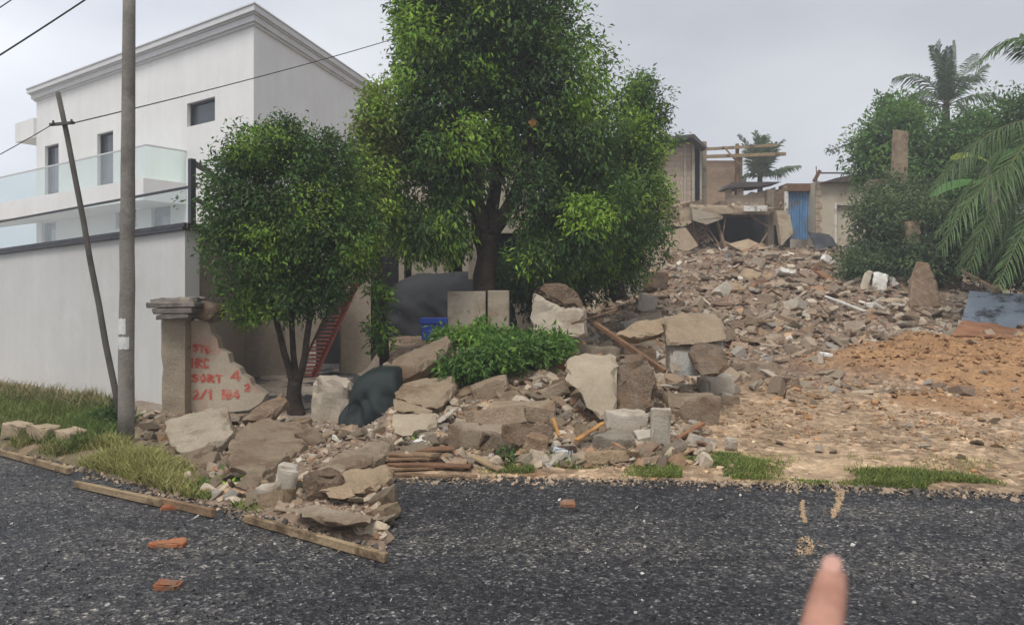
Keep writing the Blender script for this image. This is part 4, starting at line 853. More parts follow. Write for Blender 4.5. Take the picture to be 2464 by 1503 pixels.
plank('timber', 'pale timber stuck out of the heap in the middle', 'timber', P(1790, 778, 14.6), P(1862, 770, 14.8), .07, .05, 'woodpale')
# roadside formwork boards following the kerb line of the new road
EB = [((-60, 1066), (168, 1128), 'long pale formwork board at the road edge, leftmost'), ((182, 1158), (388, 1204), 'pale formwork board at the road edge below the dry grass'), ((375, 1196), (512, 1228), 'split dark formwork board overlapping the middle one'), ((592, 1240), (930, 1334), 'formwork board at the road edge in front of the left rubble pile')]
for (x0, y0), (x1, y1), lb_ in EB:
    a_, b_ = P(x0, y0, (EYE - .05) * F / (y0 - HZ)), P(x1, y1, (EYE - .05) * F / (y1 - HZ)); plank('formwork_board', lb_, 'board', a_ - Vector((0, 0, .015)), b_ - Vector((0, 0, .015)), .04, .06, 'woodpale' if 'dark' not in lb_ else 'wood')
for k, (y, z, x0, x1, lb_) in enumerate(((6.5, .025, 936, 1150, 'lowest and longest weathered plank of the stack at the road edge'), (6.56, .055, 930, 1105, 'second lowest weathered plank of the stack at the road edge'), (6.62, .088, 934, 1135, 'third weathered plank from the ground in the road edge stack'), (6.66, .118, 928, 1078, 'fourth weathered plank from the ground in the road edge stack'), (6.74, .15, 938, 1062, 'topmost weathered plank of the stack at the road edge'), (6.95, .13, 985, 1090, 'loose weathered plank lying just behind the plank stack'))):
    plank('plank', lb_, 'plank', (hh(x0, y), y, z), (hh(x1, y + .05), y + (.06 if k % 2 else -.05), z + (.012 if k % 2 else -.01)), .15, .022, ('wood', 'wood', 'rustdark')[k % 3], 'weathered planks at the road edge')
plank('board', 'pale splintered board lying right of the plank stack', 'board', (hh(1140, 6.75), 6.75, .12), (hh(1205, 6.5), 6.5, .06), .09, .025, 'woodpale')

# ------------------------------------------------------------------ loose chunks
def hull(seed):
    """angular masonry shard: jittered box with sheared corners"""
    rs = random.Random(seed); bm = bmesh.new(); kind = seed % 6
    sx, sy, sz = (.5, rs.uniform(.3, .45), rs.uniform(.2, .36)) if kind < 2 else ((.6, rs.uniform(.3, .5), rs.uniform(.06, .12)) if kind < 5 else (.8, rs.uniform(.08, .16), rs.uniform(.06, .12)))
    for x in (-1, 1):
        for y in (-1, 1):
            for z in (-1, 1):
                if rs.random() < .28:
                    for ax in range(3):
                        q = [x, y, z]; q[ax] *= rs.uniform(.1, .55); bm.verts.new((q[0] * sx, q[1] * sy, q[2] * sz))
                else: bm.verts.new((x * sx * rs.uniform(.7, 1.08), y * sy * rs.uniform(.65, 1.1), z * sz * rs.uniform(.7, 1.1)))
    bmesh.ops.convex_hull(bm, input=bm.verts[:])
    for v in [v for v in bm.verts if not v.link_faces]: bm.verts.remove(v)
    bmesh.ops.triangulate(bm, faces=bm.faces[:]); bm.verts.index_update()
    V = np.array([v.co[:] for v in bm.verts]); Fq = np.array([[v.index for v in f.verts] for f in bm.faces]); bm.free(); return V, Fq
HULLS = [hull(k) for k in range(24)]
def rotm(rs, tilt=.6):
    e = Euler((rs.uniform(-tilt, tilt), rs.uniform(-tilt, tilt), rs.uniform(0, 6.28))); return np.array(e.to_matrix())
def chips(name, pts, sizes, cols, seed, label=None, mat='chips'):
    rs = np.random.default_rng(seed); VV = []; FF = []; CC = []; k = 0
    for p_, s_, c_ in zip(pts, sizes, cols):
        V, Fq = HULLS[rs.integers(24)]; W = (V * s_ * rs.uniform(.7, 1.3, 3)) @ rotm(rs, .7).T + np.array(p_)
        VV.append(W); FF.append(Fq + k); CC.append(np.repeat([c_], len(V), 0)); k += len(V)
    o = npmesh(name, np.concatenate(VV), np.concatenate(FF), MT[mat], np.concatenate(CC)); tag(o, label, None, None, 'stuff'); return o
PAL = [C(.46, .37, .27), C(.40, .31, .22), C(.32, .225, .15), C(.52, .43, .33), C(.26, .19, .135), C(.38, .22, .13), C(.38, .34, .29), C(.5, .32, .19), C(.72, .66, .56)]
PW = np.array([5, 5, 4, 3, 3, 1.4, 2, .8, .5]); PW = PW / PW.sum()
def keepout(x, y):
    """True where a loose stone would bury the face of one of the named slabs"""
    z = height(x, y); u = U(x, y); v = HZ + F * (EYE - z) / y
    for a_, b_, c_, d_, yy in KEEP:
        if a_ < u < c_ and b_ < v < d_ and y < yy: return True
    return False
KEEP = []
for _, _, _, poly, _, _ in SP:
    xs = [q[0] for q in poly]; vs_ = [q[1] for q in poly]; KEEP.append((min(xs) + 4, min(vs_), max(xs) - 4, max(vs_) + 12, max(q[2] for q in poly) + .05))
for q in BL:
    if q[3] < 1800: gy = ground(q[3], q[4]).y; KEEP.append((q[3] - q[5] / 2, q[4] - q[6], q[3] + q[5] / 2, q[4] + 8, gy + .05))
KEEP += [(1285, 800, 1400, 850, 11.3), (1060, 780, 1385, 900, 11), (455, 930, 650, 1010, 9.7), (700, 960, 735, 1025, 9.6), (740, 980, 935, 1040, 9), (400, 960, 465, 1015, 9.5)]
def scatter(n, u0, u1, y0, y1, smin, smax, seed, accept=None, power=2.2, bias=1.0):
    rs = np.random.default_rng(seed); pts = []; sz = []; cs = []
    while len(pts) < n:
        u = rs.uniform(u0, u1); q = rs.uniform(); y = y0 * (y1 / y0) ** (q ** bias); x = (u - CX) / F * y; d = y - edge(u)
        if d < .12: continue
        s_ = smin * (smax / smin) ** (rs.uniform() ** power)
        if s_ > .07 and keepout(x, y): continue
        if accept and not accept(x, y, u, d, rs): continue
        z = height(x, y)
        pts.append((x, y, z + s_ * .05)); sz.append(s_); cs.append(PAL[rs.choice(len(PAL), p=PW)] * rs.uniform(.55, 1.05))
    return pts, sz, cs
def join(*a): return [sum((list(q[i]) for q in a), []) for i in range(3)]
accept_heap = lambda x, y, u, d, rs: rs.uniform() > sand(x, y) * .993 and (u < 1760 or rs.uniform() < .12 + .88 * sstep(12.2, 14.2, y))
rs3 = np.random.default_rng(77); pts = []; sz = []; cs = []
while len(pts) < 2600:
    x = rs3.uniform(3.5, 12.5); y = rs3.uniform(8.8, 14)
    if rs3.uniform() > max(sand(x, y), .25 if y < 11.5 else 0) or U(x, y) > 2600: continue
    s_ = .015 + .09 * rs3.uniform() ** 4; pts.append((x, y, height(x, y) + s_ * .1)); sz.append(s_); cs.append(C(.38, .22, .11) * rs3.uniform(.55, 1.25))
chips('sand_clods', pts, sz, cs, 78, 'orange earth clods crumbled over the sand mound')
A_ = scatter(16000, 1330, 2560, 10.4, 31, .035, .34, 1, accept_heap, 2.7)
B_ = scatter(3400, 1560, 2600, 6.3, 12.5, .012, .075, 2, lambda x, y, u, d, rs: rs.uniform() < (.35 + fbm(x, y, .9, 2) * 1.6) and rs.uniform() > .99 * sand(x, y) and not (abs(u - 1980) < 120 and d < 1.1), 2.6)
C_ = scatter(7000, 936, 1700, 6.65, 10.4, .02, .2, 3, lambda x, y, u, d, rs: not (u > 1600 and y < 7.3 and rs.uniform() < .7), 2.6)
D_ = scatter(4200, 330, 940, 4.65, 9.6, .02, .16, 4, lambda x, y, u, d, rs: rs.uniform() < sstep(300, 460, u) and d > .15 and d < 4, 2.6)
B_ = (B_[0], B_[1], [c_ * C(1.15, 1.0, .82) for c_ in B_[2]])
chips('rubble', *join(A_, B_, C_, D_), 5, 'fine broken rubble strewn over the whole plot')
# larger chunks, each its own object
CH = []
def shard(seed, d_, h_):
    """big angular masonry piece with one or two sheared corners and a chipped surface"""
    rs = random.Random(seed); bm = bmesh.new()
    for x in (-1, 1):
        for y in (-1, 1):
            for z in (-1, 1):
                c_ = [x * .5 * rs.uniform(.75, 1.05), y * d_ / 2 * rs.uniform(.7, 1.08), z * h_ / 2 * rs.uniform(.8, 1.1)]
                if rs.random() < .3:
                    for ax in (0, 1, 2): q = list(c_); q[ax] *= rs.uniform(.2, .6); bm.verts.new(q)
                else: bm.verts.new(c_)
    bmesh.ops.convex_hull(bm, input=bm.verts[:])
    for v in [v for v in bm.verts if not v.link_faces]: bm.verts.remove(v)
    for it in range(3):
        lg = [e for e in bm.edges if e.calc_length() > .16]
        if lg: bmesh.ops.subdivide_edges(bm, edges=lg, cuts=1); bmesh.ops.triangulate(bm, faces=[f for f in bm.faces if len(f.verts) > 3])
    for v in bm.verts:
        sharp = max([e.calc_face_angle(0) for e in v.link_edges] + [0]) > .5
        k_ = v.co * 9 + Vector((seed, 0, 0)); v.co += Vector((noise.noise(k_), noise.noise(k_ + Vector((9, 0, 0))), noise.noise(k_ + Vector((0, 9, 0))))) * (.045 if sharp else .012)
    me = bpy.data.meshes.new('rubble_chunk'); bm.to_mesh(me); bm.free(); return me
for k in range(14):
    rs_ = random.Random(k * 5 + 2); me = shard(k * 17 + 3, rs_.uniform(.55, .9), (.13, .2, .3, .45)[k % 4])
    CH.append(me)
CHM = {}
def chunkmesh(k, mat):
    if (k, mat) not in CHM:
        m_ = CH[k].copy(); m_.materials.clear(); m_.materials.append(MT[mat]); m_.name = 'rubble_chunk'; CHM[(k, mat)] = m_
    return CHM[(k, mat)]
NAMED = [(300, 1062, 'the utility pole'), (430, 1000, 'the gate pillar'), (540, 985, 'the graffiti wall'), (710, 1010, 'the three-stemmed tree'), (790, 1030, 'the rounded concrete lump'), (890, 1035, 'the green tarpaulin heap'), (475, 1085, 'the wide tilted slab'), (640, 1110, 'the long slanting slab'), (550, 1195, 'the leafy weed'), (760, 1262, 'the long roadside board'), (850, 1150, 'the flat broad slab'), (1010, 890, 'the steeply propped slab'), (1000, 1030, 'the flagstone stack'), (1045, 1130, 'the weathered plank stack'), (1220, 880, 'the leafy cuttings'), (1340, 830, 'the plastered wall stump'), (1435, 1000, 'the largest pale block'), (1540, 990, 'the broken brown end'), (1511, 1045, 'the rectangular pale block'), (1478, 1084, 'the rectangular grey block'), (1590, 1086, 'the upright grey slab'), (1672, 1018, 'the rough beam-like block'), (1675, 895, 'the blue-white block'), (1705, 905, 'the brown rounded lump'), (1520, 850, 'the diagonal rusty beam'), (1357, 1108, 'the clear plastic bag'), (1300, 900, 'the orange brick piece'), (1140, 1085, 'the wide grey bottom block'), (1255, 1020, 'the long middle block'), (1270, 1075, 'the smooth brown slab'),
         (1895, 668, 'the white plaster piece'), (2118, 704, 'the jagged white panel'), (2222, 736, 'the tan leaning slab'), (2030, 730, 'the white pipe'), (1980, 600, 'the bent metal sheet'), (1775, 600, 'the black ruin opening'), (1640, 610, 'the hanging ruin slab'), (1540, 715, 'the round stones'), (1995, 670, 'the reddish timber'), (2310, 800, 'the peeling sheet'), (2100, 830, 'the orange sand'), (1850, 800, 'the half-cleared middle ground'), (1826, 775, 'the pale stuck-out timber'), (1800, 940, 'the long thin timber'), (1815, 885, 'the short dark timber'), (1980, 1120, 'the tan bare patch'), (2200, 1160, 'the right grass strip'), (1720, 1130, 'the middle grass strip'), (2300, 980, 'the trodden sand')]
NM = [(ground(a_, b_), c_) for a_, b_, c_ in NAMED]
LOOK = {'concrete': 'beige', 'grey': 'grey-brown', 'rubblebrown': 'rough brown', 'palegrey': 'pale'}
RANK = ['biggest', 'second biggest', 'third biggest', 'fourth biggest', 'fifth biggest', 'sixth biggest', 'seventh biggest', 'eighth biggest', 'ninth biggest', 'tenth biggest']
def label_chunks(objs):
    by = {}
    for o, mat, s_ in objs:
        p_ = o.location; g_, nm = min(NM, key=lambda q: (q[0] - p_).length)
        du = (p_.x / p_.y - g_.x / g_.y) * F; dy = p_.y - g_.y
        rel = 'left of' if du < -abs(dy) * 60 and du < -18 else ('right of' if du > abs(dy) * 60 and du > 18 else ('behind' if dy > 0 else 'in front of'))
        z_ = o.dimensions.z / max(.01, s_); shp = 'flat' if max(v.co.z for v in o.data.vertices) < .16 else 'blocky'
        by.setdefault('%s %s chunk just %s %s' % (shp, LOOK[mat], rel, nm), []).append((s_, o))
    for k_, L_ in by.items():
        L_.sort(key=lambda q: -q[0])
        for i_, (s_, o) in enumerate(L_):
            o['label'] = (RANK[min(i_, 9)] + ' ' if len(L_) > 1 else ('lone ' if s_ > .2 else 'small ')) + k_
ALLCH = []
def chunks(n, u0, u1, y0, y1, smin, smax, seed, label, group, accept=None, bias=1.0, mats=('concrete', 'concrete', 'grey', 'rubblebrown', 'concrete', 'palegrey')):
    rs = random.Random(seed); got = []; tries = 0
    while len(got) < n and tries < 60000:
        tries += 1
        u = rs.uniform(u0, u1); y = y0 * (y1 / y0) ** (rs.random() ** bias); x = (u - CX) / F * y; d = y - edge(u); s_ = rs.uniform(smin, smax) if rs.random() < .6 else rs.uniform(smin, (smin + smax) / 2)
        if keepout(x, y): continue
        if d < .25 or (accept and not accept(x, y, u, d)): continue
        if any((x - a_) ** 2 + (y - b_) ** 2 < ((s_ + c_) * .38) ** 2 for a_, b_, c_ in got): continue
        got.append((x, y, s_)); mt_ = rs.choice(mats); o = bpy.data.objects.new('rubble_chunk', chunkmesh(rs.randrange(14), mt_)); o.scale = (s_, s_, s_)
        o.location = (x, y, height(x, y) + s_ * .14); o.rotation_euler = (rs.uniform(-.5, .5), rs.uniform(-.5, .5), rs.uniform(0, 6.28)); COL.objects.link(o)
        tag(o, label, 'rubble', group); ALLCH.append((o, mt_, s_))
chunks(110, 1380, 2500, 12.8, 30, .2, .6, 11, 'broken masonry chunk lying on the heap in front of the ruin', 'broken chunks on the heap', lambda x, y, u, d: sand(x, y) < .05)
chunks(22, 1640, 2460, 6.6, 11.2, .07, .15, 12, 'small broken chunk lying on the cleared plot', 'small chunks on the cleared plot', lambda x, y, u, d: sand(x, y) < .05 and not (abs(u - 1980) < 110 and d < 1))
chunks(105, 945, 1640, 6.75, 10.2, .14, .4, 13, 'broken masonry chunk in the roadside pile below the leafy cuttings', 'broken chunks in the roadside pile')
chunks(62, 350, 935, 4.9, 9.0, .12, .32, 14, 'broken masonry chunk in the pile around the gate pillar and left slabs', 'broken chunks in the left pile', lambda x, y, u, d: d < 3.6)
for k, (vx, vy, w_, lb_) in enumerate(((30, 1062, 70, 'leftmost low sandstone block half sunk in the verge grass'), (92, 1068, 66, 'middle low sandstone block half sunk in the verge grass'), (158, 1078, 60, 'low sandstone block in the verge grass nearest the utility pole'))):
    block('kerb_block', lb_, 'block', vx, vy, w_, 40, .2, 'sandst', (0, 4, -24), seed=500 + k, amp=.025, chips=2)
label_chunks(ALLCH)
rs5 = random.Random(55); mb = MB(); n5 = 0
PXS = [(1650, 690), (1745, 640), (1590, 640), (1880, 720), (1930, 620), (1710, 730), (1820, 700), (2240, 770), (2050, 780), (1450, 720), (1500, 930), (1225, 940), (1120, 1010), (1385, 1085), (640, 1180), (830, 1200), (1690, 680), (1990, 760), (1760, 860), (2380, 690)]
WD = ['bleached', 'grey', 'brown', 'dark', 'split']
WHERE = ['on the heap above the blue-white block', 'on the heap below the black opening', 'on the heap beside the second tree', 'in the middle of the heap', 'near the top of the heap', 'above the pale stuck-out timber', 'left of the white pipe', 'below the tan leaning slab', 'below the white pipe', 'beside the round stones', 'behind the largest pale block', 'below the leafy cuttings', 'right of the flagstone stack', 'beside the clear plastic bag', 'below the long slanting slab', 'below the flat broad slab', 'on the left shoulder of the heap', 'above the orange sand', 'on the edge of the cleared plot', 'in front of the thicket']
for k, (vx, vy) in enumerate(PXS):
    g_ = ground(vx, vy); L5 = rs5.uniform(.25, .6) * (g_.y / 13) ** .8; a5 = rs5.uniform(0, 6.28); z5 = rs5.uniform(-.1, .5)
    q_ = g_ + Vector((math.cos(a5) * L5, math.sin(a5) * L5 * .6, L5 * z5 + .04))
    plank('splintered_stick', '%s splintered piece of timber %s' % (WD[k % 5], WHERE[k]), 'timber', g_ + Vector((0, 0, .05)), q_, .045, .03, ('woodpale', 'pole', 'wood', 'rustdark', 'woodpale')[k % 5], 'splintered timber in the rubble')
# bent reinforcing bars
for k, (vx, vy, lb_) in enumerate(((1700, 668, 'bent rusty reinforcing bar sticking out above the blue-white block'), (1570, 700, 'bent rusty reinforcing bar beside the round stones'), (1795, 625, 'bent rusty reinforcing bar near the black ruin opening'), (1885, 960, 'short rusty rod standing at the edge of the cleared plot'))):
    g_ = ground(vx, vy); mb = MB(); s5 = .5 if k < 3 else .2
    mb.tube([g_, g_ + Vector((.1, 0, .35)) * s5 * 2, g_ + Vector((.35, -.1, .5)) * s5 * 2, g_ + Vector((.6, -.1, .4)) * s5 * 2], .011, 5); tag(mb.build('reinforcing_bar', MT['rust'], None, True, loc=tuple(g_)), lb_, 'steel bar')
# white scraps and oddments
block('plaster_scrap', 'white flat plaster piece on the middle of the heap', 'plaster', 1895, 668, 42, 14, .3, 'whitescrap', (-20, 10, 0), seed=301, chips=3)
block('plaster_scrap', 'jagged white panel leaning on the bushes', 'plaster', 2118, 704, 34, 48, .08, 'whitescrap', (-14, 14, 0), seed=302, chips=5, amp=.05)
block('plaster_scrap', 'small white piece right of the jagged white panel', 'plaster', 2142, 685, 24, 22, .08, 'whitescrap', (0, 30, 0), seed=303, chips=4)
block('plaster_scrap', 'upright cream splinter left of the jagged white panel', 'plaster', 2085, 700, 16, 48, .08, 'cream', (0, 20, 0), seed=304, chips=3)
block('plaster_scrap', 'narrow white plaster strip high on the heap', 'plaster', 1998, 640, 40, 18, .2, 'whitescrap', (-10, 38, 0), seed=305, chips=3)
block('crumpled_sheet', 'crumpled grey-white sheet under the bushes at the heap edge', 'sheet', 2058, 660, 38, 42, .2, 'clear', (0, 30, 0), seed=306, chips=4, amp=.08)
block('plaster_scrap', 'small white scrap at the left of the orange sand', 'plaster', 1990, 862, 26, 10, .15, 'whitescrap', (0, 5, 0), seed=307, chips=3)
block('plaster_scrap', 'small white lump beside the white pipe', 'plaster', 2098, 742, 18, 14, .15, 'whitescrap', (0, 5, 0), seed=308, chips=3)
block('plastic_bag', 'white plastic rag lying in the weeds by the plank stack', 'bag', 1012, 1080, 40, 16, .12, 'whitescrap', (0, 3, 0), seed=309, chips=2, amp=.05)
block('plastic_bag', 'crumpled clear plastic bag at the foot of the pile', 'bag', 1357, 1108, 52, 26, .16, 'clear', (0, 3, 0), seed=310, chips=2, amp=.05)
block('plaster_scrap', 'small white chip among the stones near the left road edge', 'plaster', 655, 1225, 20, 26, .06, 'whitescrap', (0, 20, 0), seed=311, chips=3)
block('stone', 'small pale stone in the roadside grass', 'stone', 1762, 1085, 28, 28, .12, 'palegrey', (0, 10, 0), seed=312, chips=3)
block('stone', 'pale stone on the edge of the cleared plot', 'stone', 1750, 972, 30, 26, .12, 'palegrey', (0, 10, 0), seed=313, chips=3)
for vx, vy, wp, lb_ in ((402, 1312, 88, 'largest flat red brick piece on the road'), (405, 1412, 64, 'flat red brick piece nearest the bottom of the left road'), (415, 1222, 50, 'red brick piece close to the left road edge'), (1365, 1215, 38, 'small reddish stone on the road below the pile')):
    Yr = EYE * F / (vy - HZ); mb_ = rough_block(wp * Yr / F, .09, .035, vx, .018, 6, 3); mb_.materials.append(MT['redbrick']); mb_.name = 'brick'
    o = link(bpy.data.objects.new('brick', mb_)); o.location = P(vx, vy, Yr); o.location.z = .012; tag(o, lb_, 'brick')
# peeling sheet, rusty sheet, black sheet
def sheet(name, label, cat, corners, mat, th=.02, nx=14, bend=.05, seed=0):
    a, b_, c_, d_ = [Vector(q) for q in corners]; mb = MB(); V = []
    nrm = (b_ - a).cross(d_ - a).normalized()
    for s_ in (0, 1):
        for j in range(nx + 1):
            for i in range(nx + 1):
                u_, v_ = i / nx, j / nx; p_ = a.lerp(b_, u_).lerp(d_.lerp(c_, u_), v_)
                p_ = p_ + nrm * (bend * noise.noise(p_ * 1.7 + Vector((seed, 0, 0))) + s_ * th)
                if i in (0, nx) or j in (0, nx): p_ += Vector((noise.noise(p_ * 8), noise.noise(p_ * 8 + Vector((3, 0, 0))), noise.noise(p_ * 8 + Vector((0, 3, 0))))) * .03 * (1 - s_ * 0)
                V.append(p_)
    k = (nx + 1) ** 2; W = nx + 1; fs = []
    for j in range(nx):
        for i in range(nx):
            q = (j * W + i, j * W + i + 1, (j + 1) * W + i + 1, (j + 1) * W + i); fs += [q, tuple(x_ + k for x_ in q[::-1])]
    per_ = [i for i in range(W)] + [j * W + nx for j in range(1, W)] + [nx * W + i for i in range(nx - 1, -1, -1)] + [j * W for j in range(nx - 1, 0, -1)]
    for i in range(len(per_)): x0, x1 = per_[i], per_[(i + 1) % len(per_)]; fs.append((x0, x1, x1 + k, x0 + k))
    mb.add(V, fs); o = mb.build(name, MT[mat], None, loc=tuple(a)); return tag(o, label, cat)
sheet('painted_sheet', 'grey-blue sheet with peeling black patches leaning at the right edge', 'sheet', [P(2308, 790, 15.4), P(2580, 812, 14.6), P(2580, 715, 15.4), P(2332, 702, 16.6)], 'peel', .04)
sheet('rusty_sheet', 'flat rusty brown sheet lying under the peeling grey-blue sheet', 'sheet', [P(2284, 806, 13.2), P(2560, 826, 12.9), P(2470, 796, 13.9), P(2318, 774, 14.2)], 'rust', .03)
sheet('metal_sheet', 'dark grey bent metal sheet on the heap by the cream building', 'sheet', [P(1962, 606, 27), P(2014, 592, 27), P(1995, 566, 28), P(1943, 556, 28)], 'darkmetal', .05, bend=.15)
sheet('metal_sheet', 'black sheet propped at the foot of the palm thicket', 'sheet', [P(2180, 715, 19), P(2235, 650, 19), P(2330, 612, 20), P(2225, 608, 20.5)], 'darkmetal', .04, bend=.2)

# ------------------------------------------------------------------ ruins and sheds at the back
ru = empty('ruined_building', (0, 0, 0), 'half demolished block building with open black ground floor at the top of the heap', 'ruin')
def pbox(mb, x0, x1, yt, yb, Y, dep): a_, b_ = P(x0, yb, Y), P(x1, yt, Y); mb.box((a_.x, Y, a_.z), (b_.x, Y + dep, b_.z))
def jag_wall(mb, x0, x1, yt, yb, Y, dep, seed, rag=14, step=9):
    """wall with a ragged, stepped top"""
    rs = random.Random(seed); x = x0
    poly = [P(x0, yb, Y)]; 
    while x < x1:
        yy = yt + rs.uniform(-rag, rag); poly.append(P(x, yy, Y)); nx_ = min(x1, x + rs.uniform(step * .5, step * 1.6)); poly.append(P(nx_, yy + rs.uniform(-2, 2), Y)); x = nx_ + .01
    poly.append(P(x1, yb, Y)); mb.prism(poly, (0, dep, 0))
mb = MB(); pbox(mb, 1540, 1662, 345, 500, 30, .3); pbox(mb, 1540, 1600, 345, 640, 30.4, .3); mb.build('wall', MT['blockwall'], ru)
mb = MB(); pbox(mb, 1662.5, 1700, 340, 500, 30.15, .25); mb.build('wall', MT['grey'], ru)
mb = MB(); pbox(mb, 1645, 1651, 345, 485, 29.9, .09); pbox(mb, 1664, 1671, 338, 485, 29.9, .12); pbox(mb, 1684, 1688, 350, 480, 29.9, .1); mb.build('pilaster', MT['palegrey'], ru)
mb = MB(); pbox(mb, 1673, 1683, 352, 480, 30.1, .04); mb.build('doorway', MT['dark'], ru)  # solid near-black panel, the opening's shade put into its colour
mb = MB(); mb.prism([P(1535, 336, 29.3), P(1670, 322, 29.3), P(1702, 355, 29.3), P(1698, 358, 29.3), P(1666, 330, 29.3), P(1535, 343, 29.3)], (0, 3, 0)); mb.build('roof', MT['roofsheet'], ru)
mb = MB(); pbox(mb, 1690, 1785, 386, 500, 32, .3); mb.build('wall', MT['brickwall'], ru)
mb = MB(); pbox(mb, 1771, 1778, 345, 460, 31.8, .15); pbox(mb, 1779, 1786, 372, 460, 31.85, .15); mb.build('column', MT['wood'], ru)
mb = MB(); mb.bar(P(1690, 359, 31.7), P(1868, 349, 31.7), .1, .12); mb.bar(P(1690, 377, 31.5), P(1890, 370, 31.5), .1, .14); mb.bar(P(1740, 352, 31.6), P(1778, 395, 31.6), .06, .06); mb.build('roof_beam', MT['woodpale'], ru)
mb = MB(); jag_wall(mb, 1750, 1892, 458, 515, 29, .35, 4, 12, 9); mb.build('parapet', MT['blockwall'], ru)
mb = MB(); jag_wall(mb, 1600, 1760, 487, 516, 28.6, 1.0, 5, 7, 10); mb.build('broken_slab', MT['rubblebrown'], ru)
mb = MB(); jag_wall(mb, 1590, 1676, 508, 640, 28.3, .4, 6, 14, 7); mb.build('wall', MT['blockwall'], ru)
mb = MB(); pbox(mb, 1660, 1850, 505, 640, 31, .2); pbox(mb, 1862, 1900, 520, 600, 30, .2); mb.build('opening_shade_panel', MT['dark'], ru)  # added near-black panels painting the shade of the open ground floor
mb = MB(); mb.prism([P(1700, 512, 29.1), P(1850, 512, 29.1), P(1850, 512, 29.1) + Vector((0, 2, 0)), P(1700, 512, 29.1) + Vector((0, 2, 0))], (0, 0, .1)); mb.build('ceiling', MT['rubblebrown'], ru)
mb = MB(); mb.prism([P(1598, 492, 28.2), P(1700, 498, 28.0), P(1862, 500, 28.4), P(1850, 516, 28.4), P(1740, 514, 28.0), P(1690, 524, 27.8), P(1640, 546, 27.8), P(1604, 540, 28)], (0, .5, .15)); mb.build('sagging_slab', MT['concrete'], ru)
for q_, th_, mt_ in (([(1868, 508, 28), (1900, 516, 27.8), (1908, 560, 27.4), (1880, 590, 27.2)], (0, .3, .05), 'grey'), ([(1596, 560, 27.6), (1650, 548, 27.6), (1680, 590, 27.0), (1640, 612, 26.8), (1600, 604, 27)], (0, .3, .05), 'concrete'), ([(1752, 586, 27), (1800, 574, 27.2), (1850, 596, 26.9), (1790, 606, 26.6)], (0, .3, -.05), 'concrete')):
    mb = MB(); mb.prism([P(*p_) for p_ in q_], th_); mb.build('fallen_slab', MT[mt_], ru)
mb = MB(); mb.prism([P(1664, 500, 27.7), P(1740, 520, 27.6), P(1738, 526, 27.6), P(1700, 540, 27.4), P(1668, 530, 27.4)], (0, .8, .1)); mb.build('hanging_slab', MT['grey'], ru)
mb = MB(); pbox(mb, 1790, 1846, 494, 508, 28.1, .1); mb.build('lintel', MT['whitescrap'], ru)
mb = MB(); pbox(mb, 1846, 1862, 455, 620, 28.7, .3); mb.build('column', MT['grey'], ru)
mb = MB(); jag_wall(mb, 1860, 1892, 452, 522, 28.8, .4, 9, 10, 6); mb.build('wall', MT['rubblebrown'], ru)
mb = MB(); pbox(mb, 1866, 1892, 506, 541, 28.4, .3); mb.build('hanging_block', MT['cream'], ru)
mb = MB(); pbox(mb, 1888, 1896, 460, 510, 28.5, .1); mb.build('white_post', MT['whitescrap'], ru)
mb = MB(); mb.prism([P(1746, 452, 28.7), P(1762, 437, 28.7), P(1880, 437, 28.7), P(1830, 448, 28.7)], (0, 1.2, 0)); mb.build('roof', MT['roofsheet'], ru)
mb = MB()
for p_, q_, w_ in ((P(1720, 520, 28.2), P(1746, 602, 27.6), .1), (P(1745, 522, 28.3), P(1735, 590, 27.8), .04), (P(1790, 510, 28.6), P(1848, 545, 28.5), .05), (P(1846, 560, 28.5), P(1826, 592, 27.8), .05), (P(1700, 545, 28), P(1738, 600, 27.6), .05), (P(1695, 560, 28), P(1715, 580, 27.6), .05), (P(1665, 520, 28.1), P(1735, 524, 28.0), .09)):
    mb = MB(); mb.bar(p_, q_, w_, w_); mb.build('hanging_beam', MT['wood'], ru)

# dangling roots and rebar on the broken face
mb = MB(); rs_ = random.Random(3)
for k in range(60):
    x = rs_.uniform(1600, 1705); y = rs_.uniform(500, 560); p_ = P(x, y, 28.15 - rs_.random() * .15); mb.tube([p_, p_ + Vector((rs_.uniform(-.1, .1), -.03, -.2)), p_ + Vector((rs_.uniform(-.25, .25), -.1, -rs_.uniform(.4, 1)))], [.02, .015, .006], 4)
mb.build('hanging_wire', MT['wood'], ru)
bg_ = empty('blue_gate', tuple(P(1930, 560, 30.2)), 'faded blue corrugated gate between the ruin and the cream building', 'gate')
mb = MB(); a_, b_ = P(1897, 575, 30.2), P(1962, 458, 30.2); n_ = 40; vs = []
for i in range(n_ + 1):
    x = a_.x + (b_.x - a_.x) * i / n_; y = 30.2 + .03 * math.sin(i * 1.57)
    vs += [(x, y, a_.z), (x, y, b_.z), (x, y + .02, a_.z), (x, y + .02, b_.z)]
mb.add(vs, [f for i in range(n_) for f in ((i * 4, i * 4 + 4, i * 4 + 5, i * 4 + 1), (i * 4 + 2, i * 4 + 3, i * 4 + 7, i * 4 + 6))]); child(mb.build('gate_panel', MT['bluegate']), bg_)
mb = MB(); pbox(mb, 1892, 1958, 441, 459, 30.0, .6); child(mb.build('lintel_sheet', MT['rustdark']), bg_)
ch = empty('cream_building', (0, 0, 0), 'small cream rendered building with a white door frame right of the blue gate', 'building')
Yc = 29.5; mb = MB(); A6, B6 = (hh(1962, Yc), Yc), (hh(2220, Yc), Yc)
wall_holes(mb, A6, B6, 2.6, zz(436, Yc), [(hh(2013, Yc) - A6[0], hh(2062, Yc) - A6[0], 2.6, zz(494, Yc))], .2, (0, 1))
mb.add([(A6[0], Yc, 2.6), (A6[0], Yc + 4, 2.6), (A6[0], Yc + 4, zz(436, Yc)), (A6[0], Yc, zz(436, Yc))], [(0, 1, 2, 3)]); mb.build('wall', MT['cream'], ch)
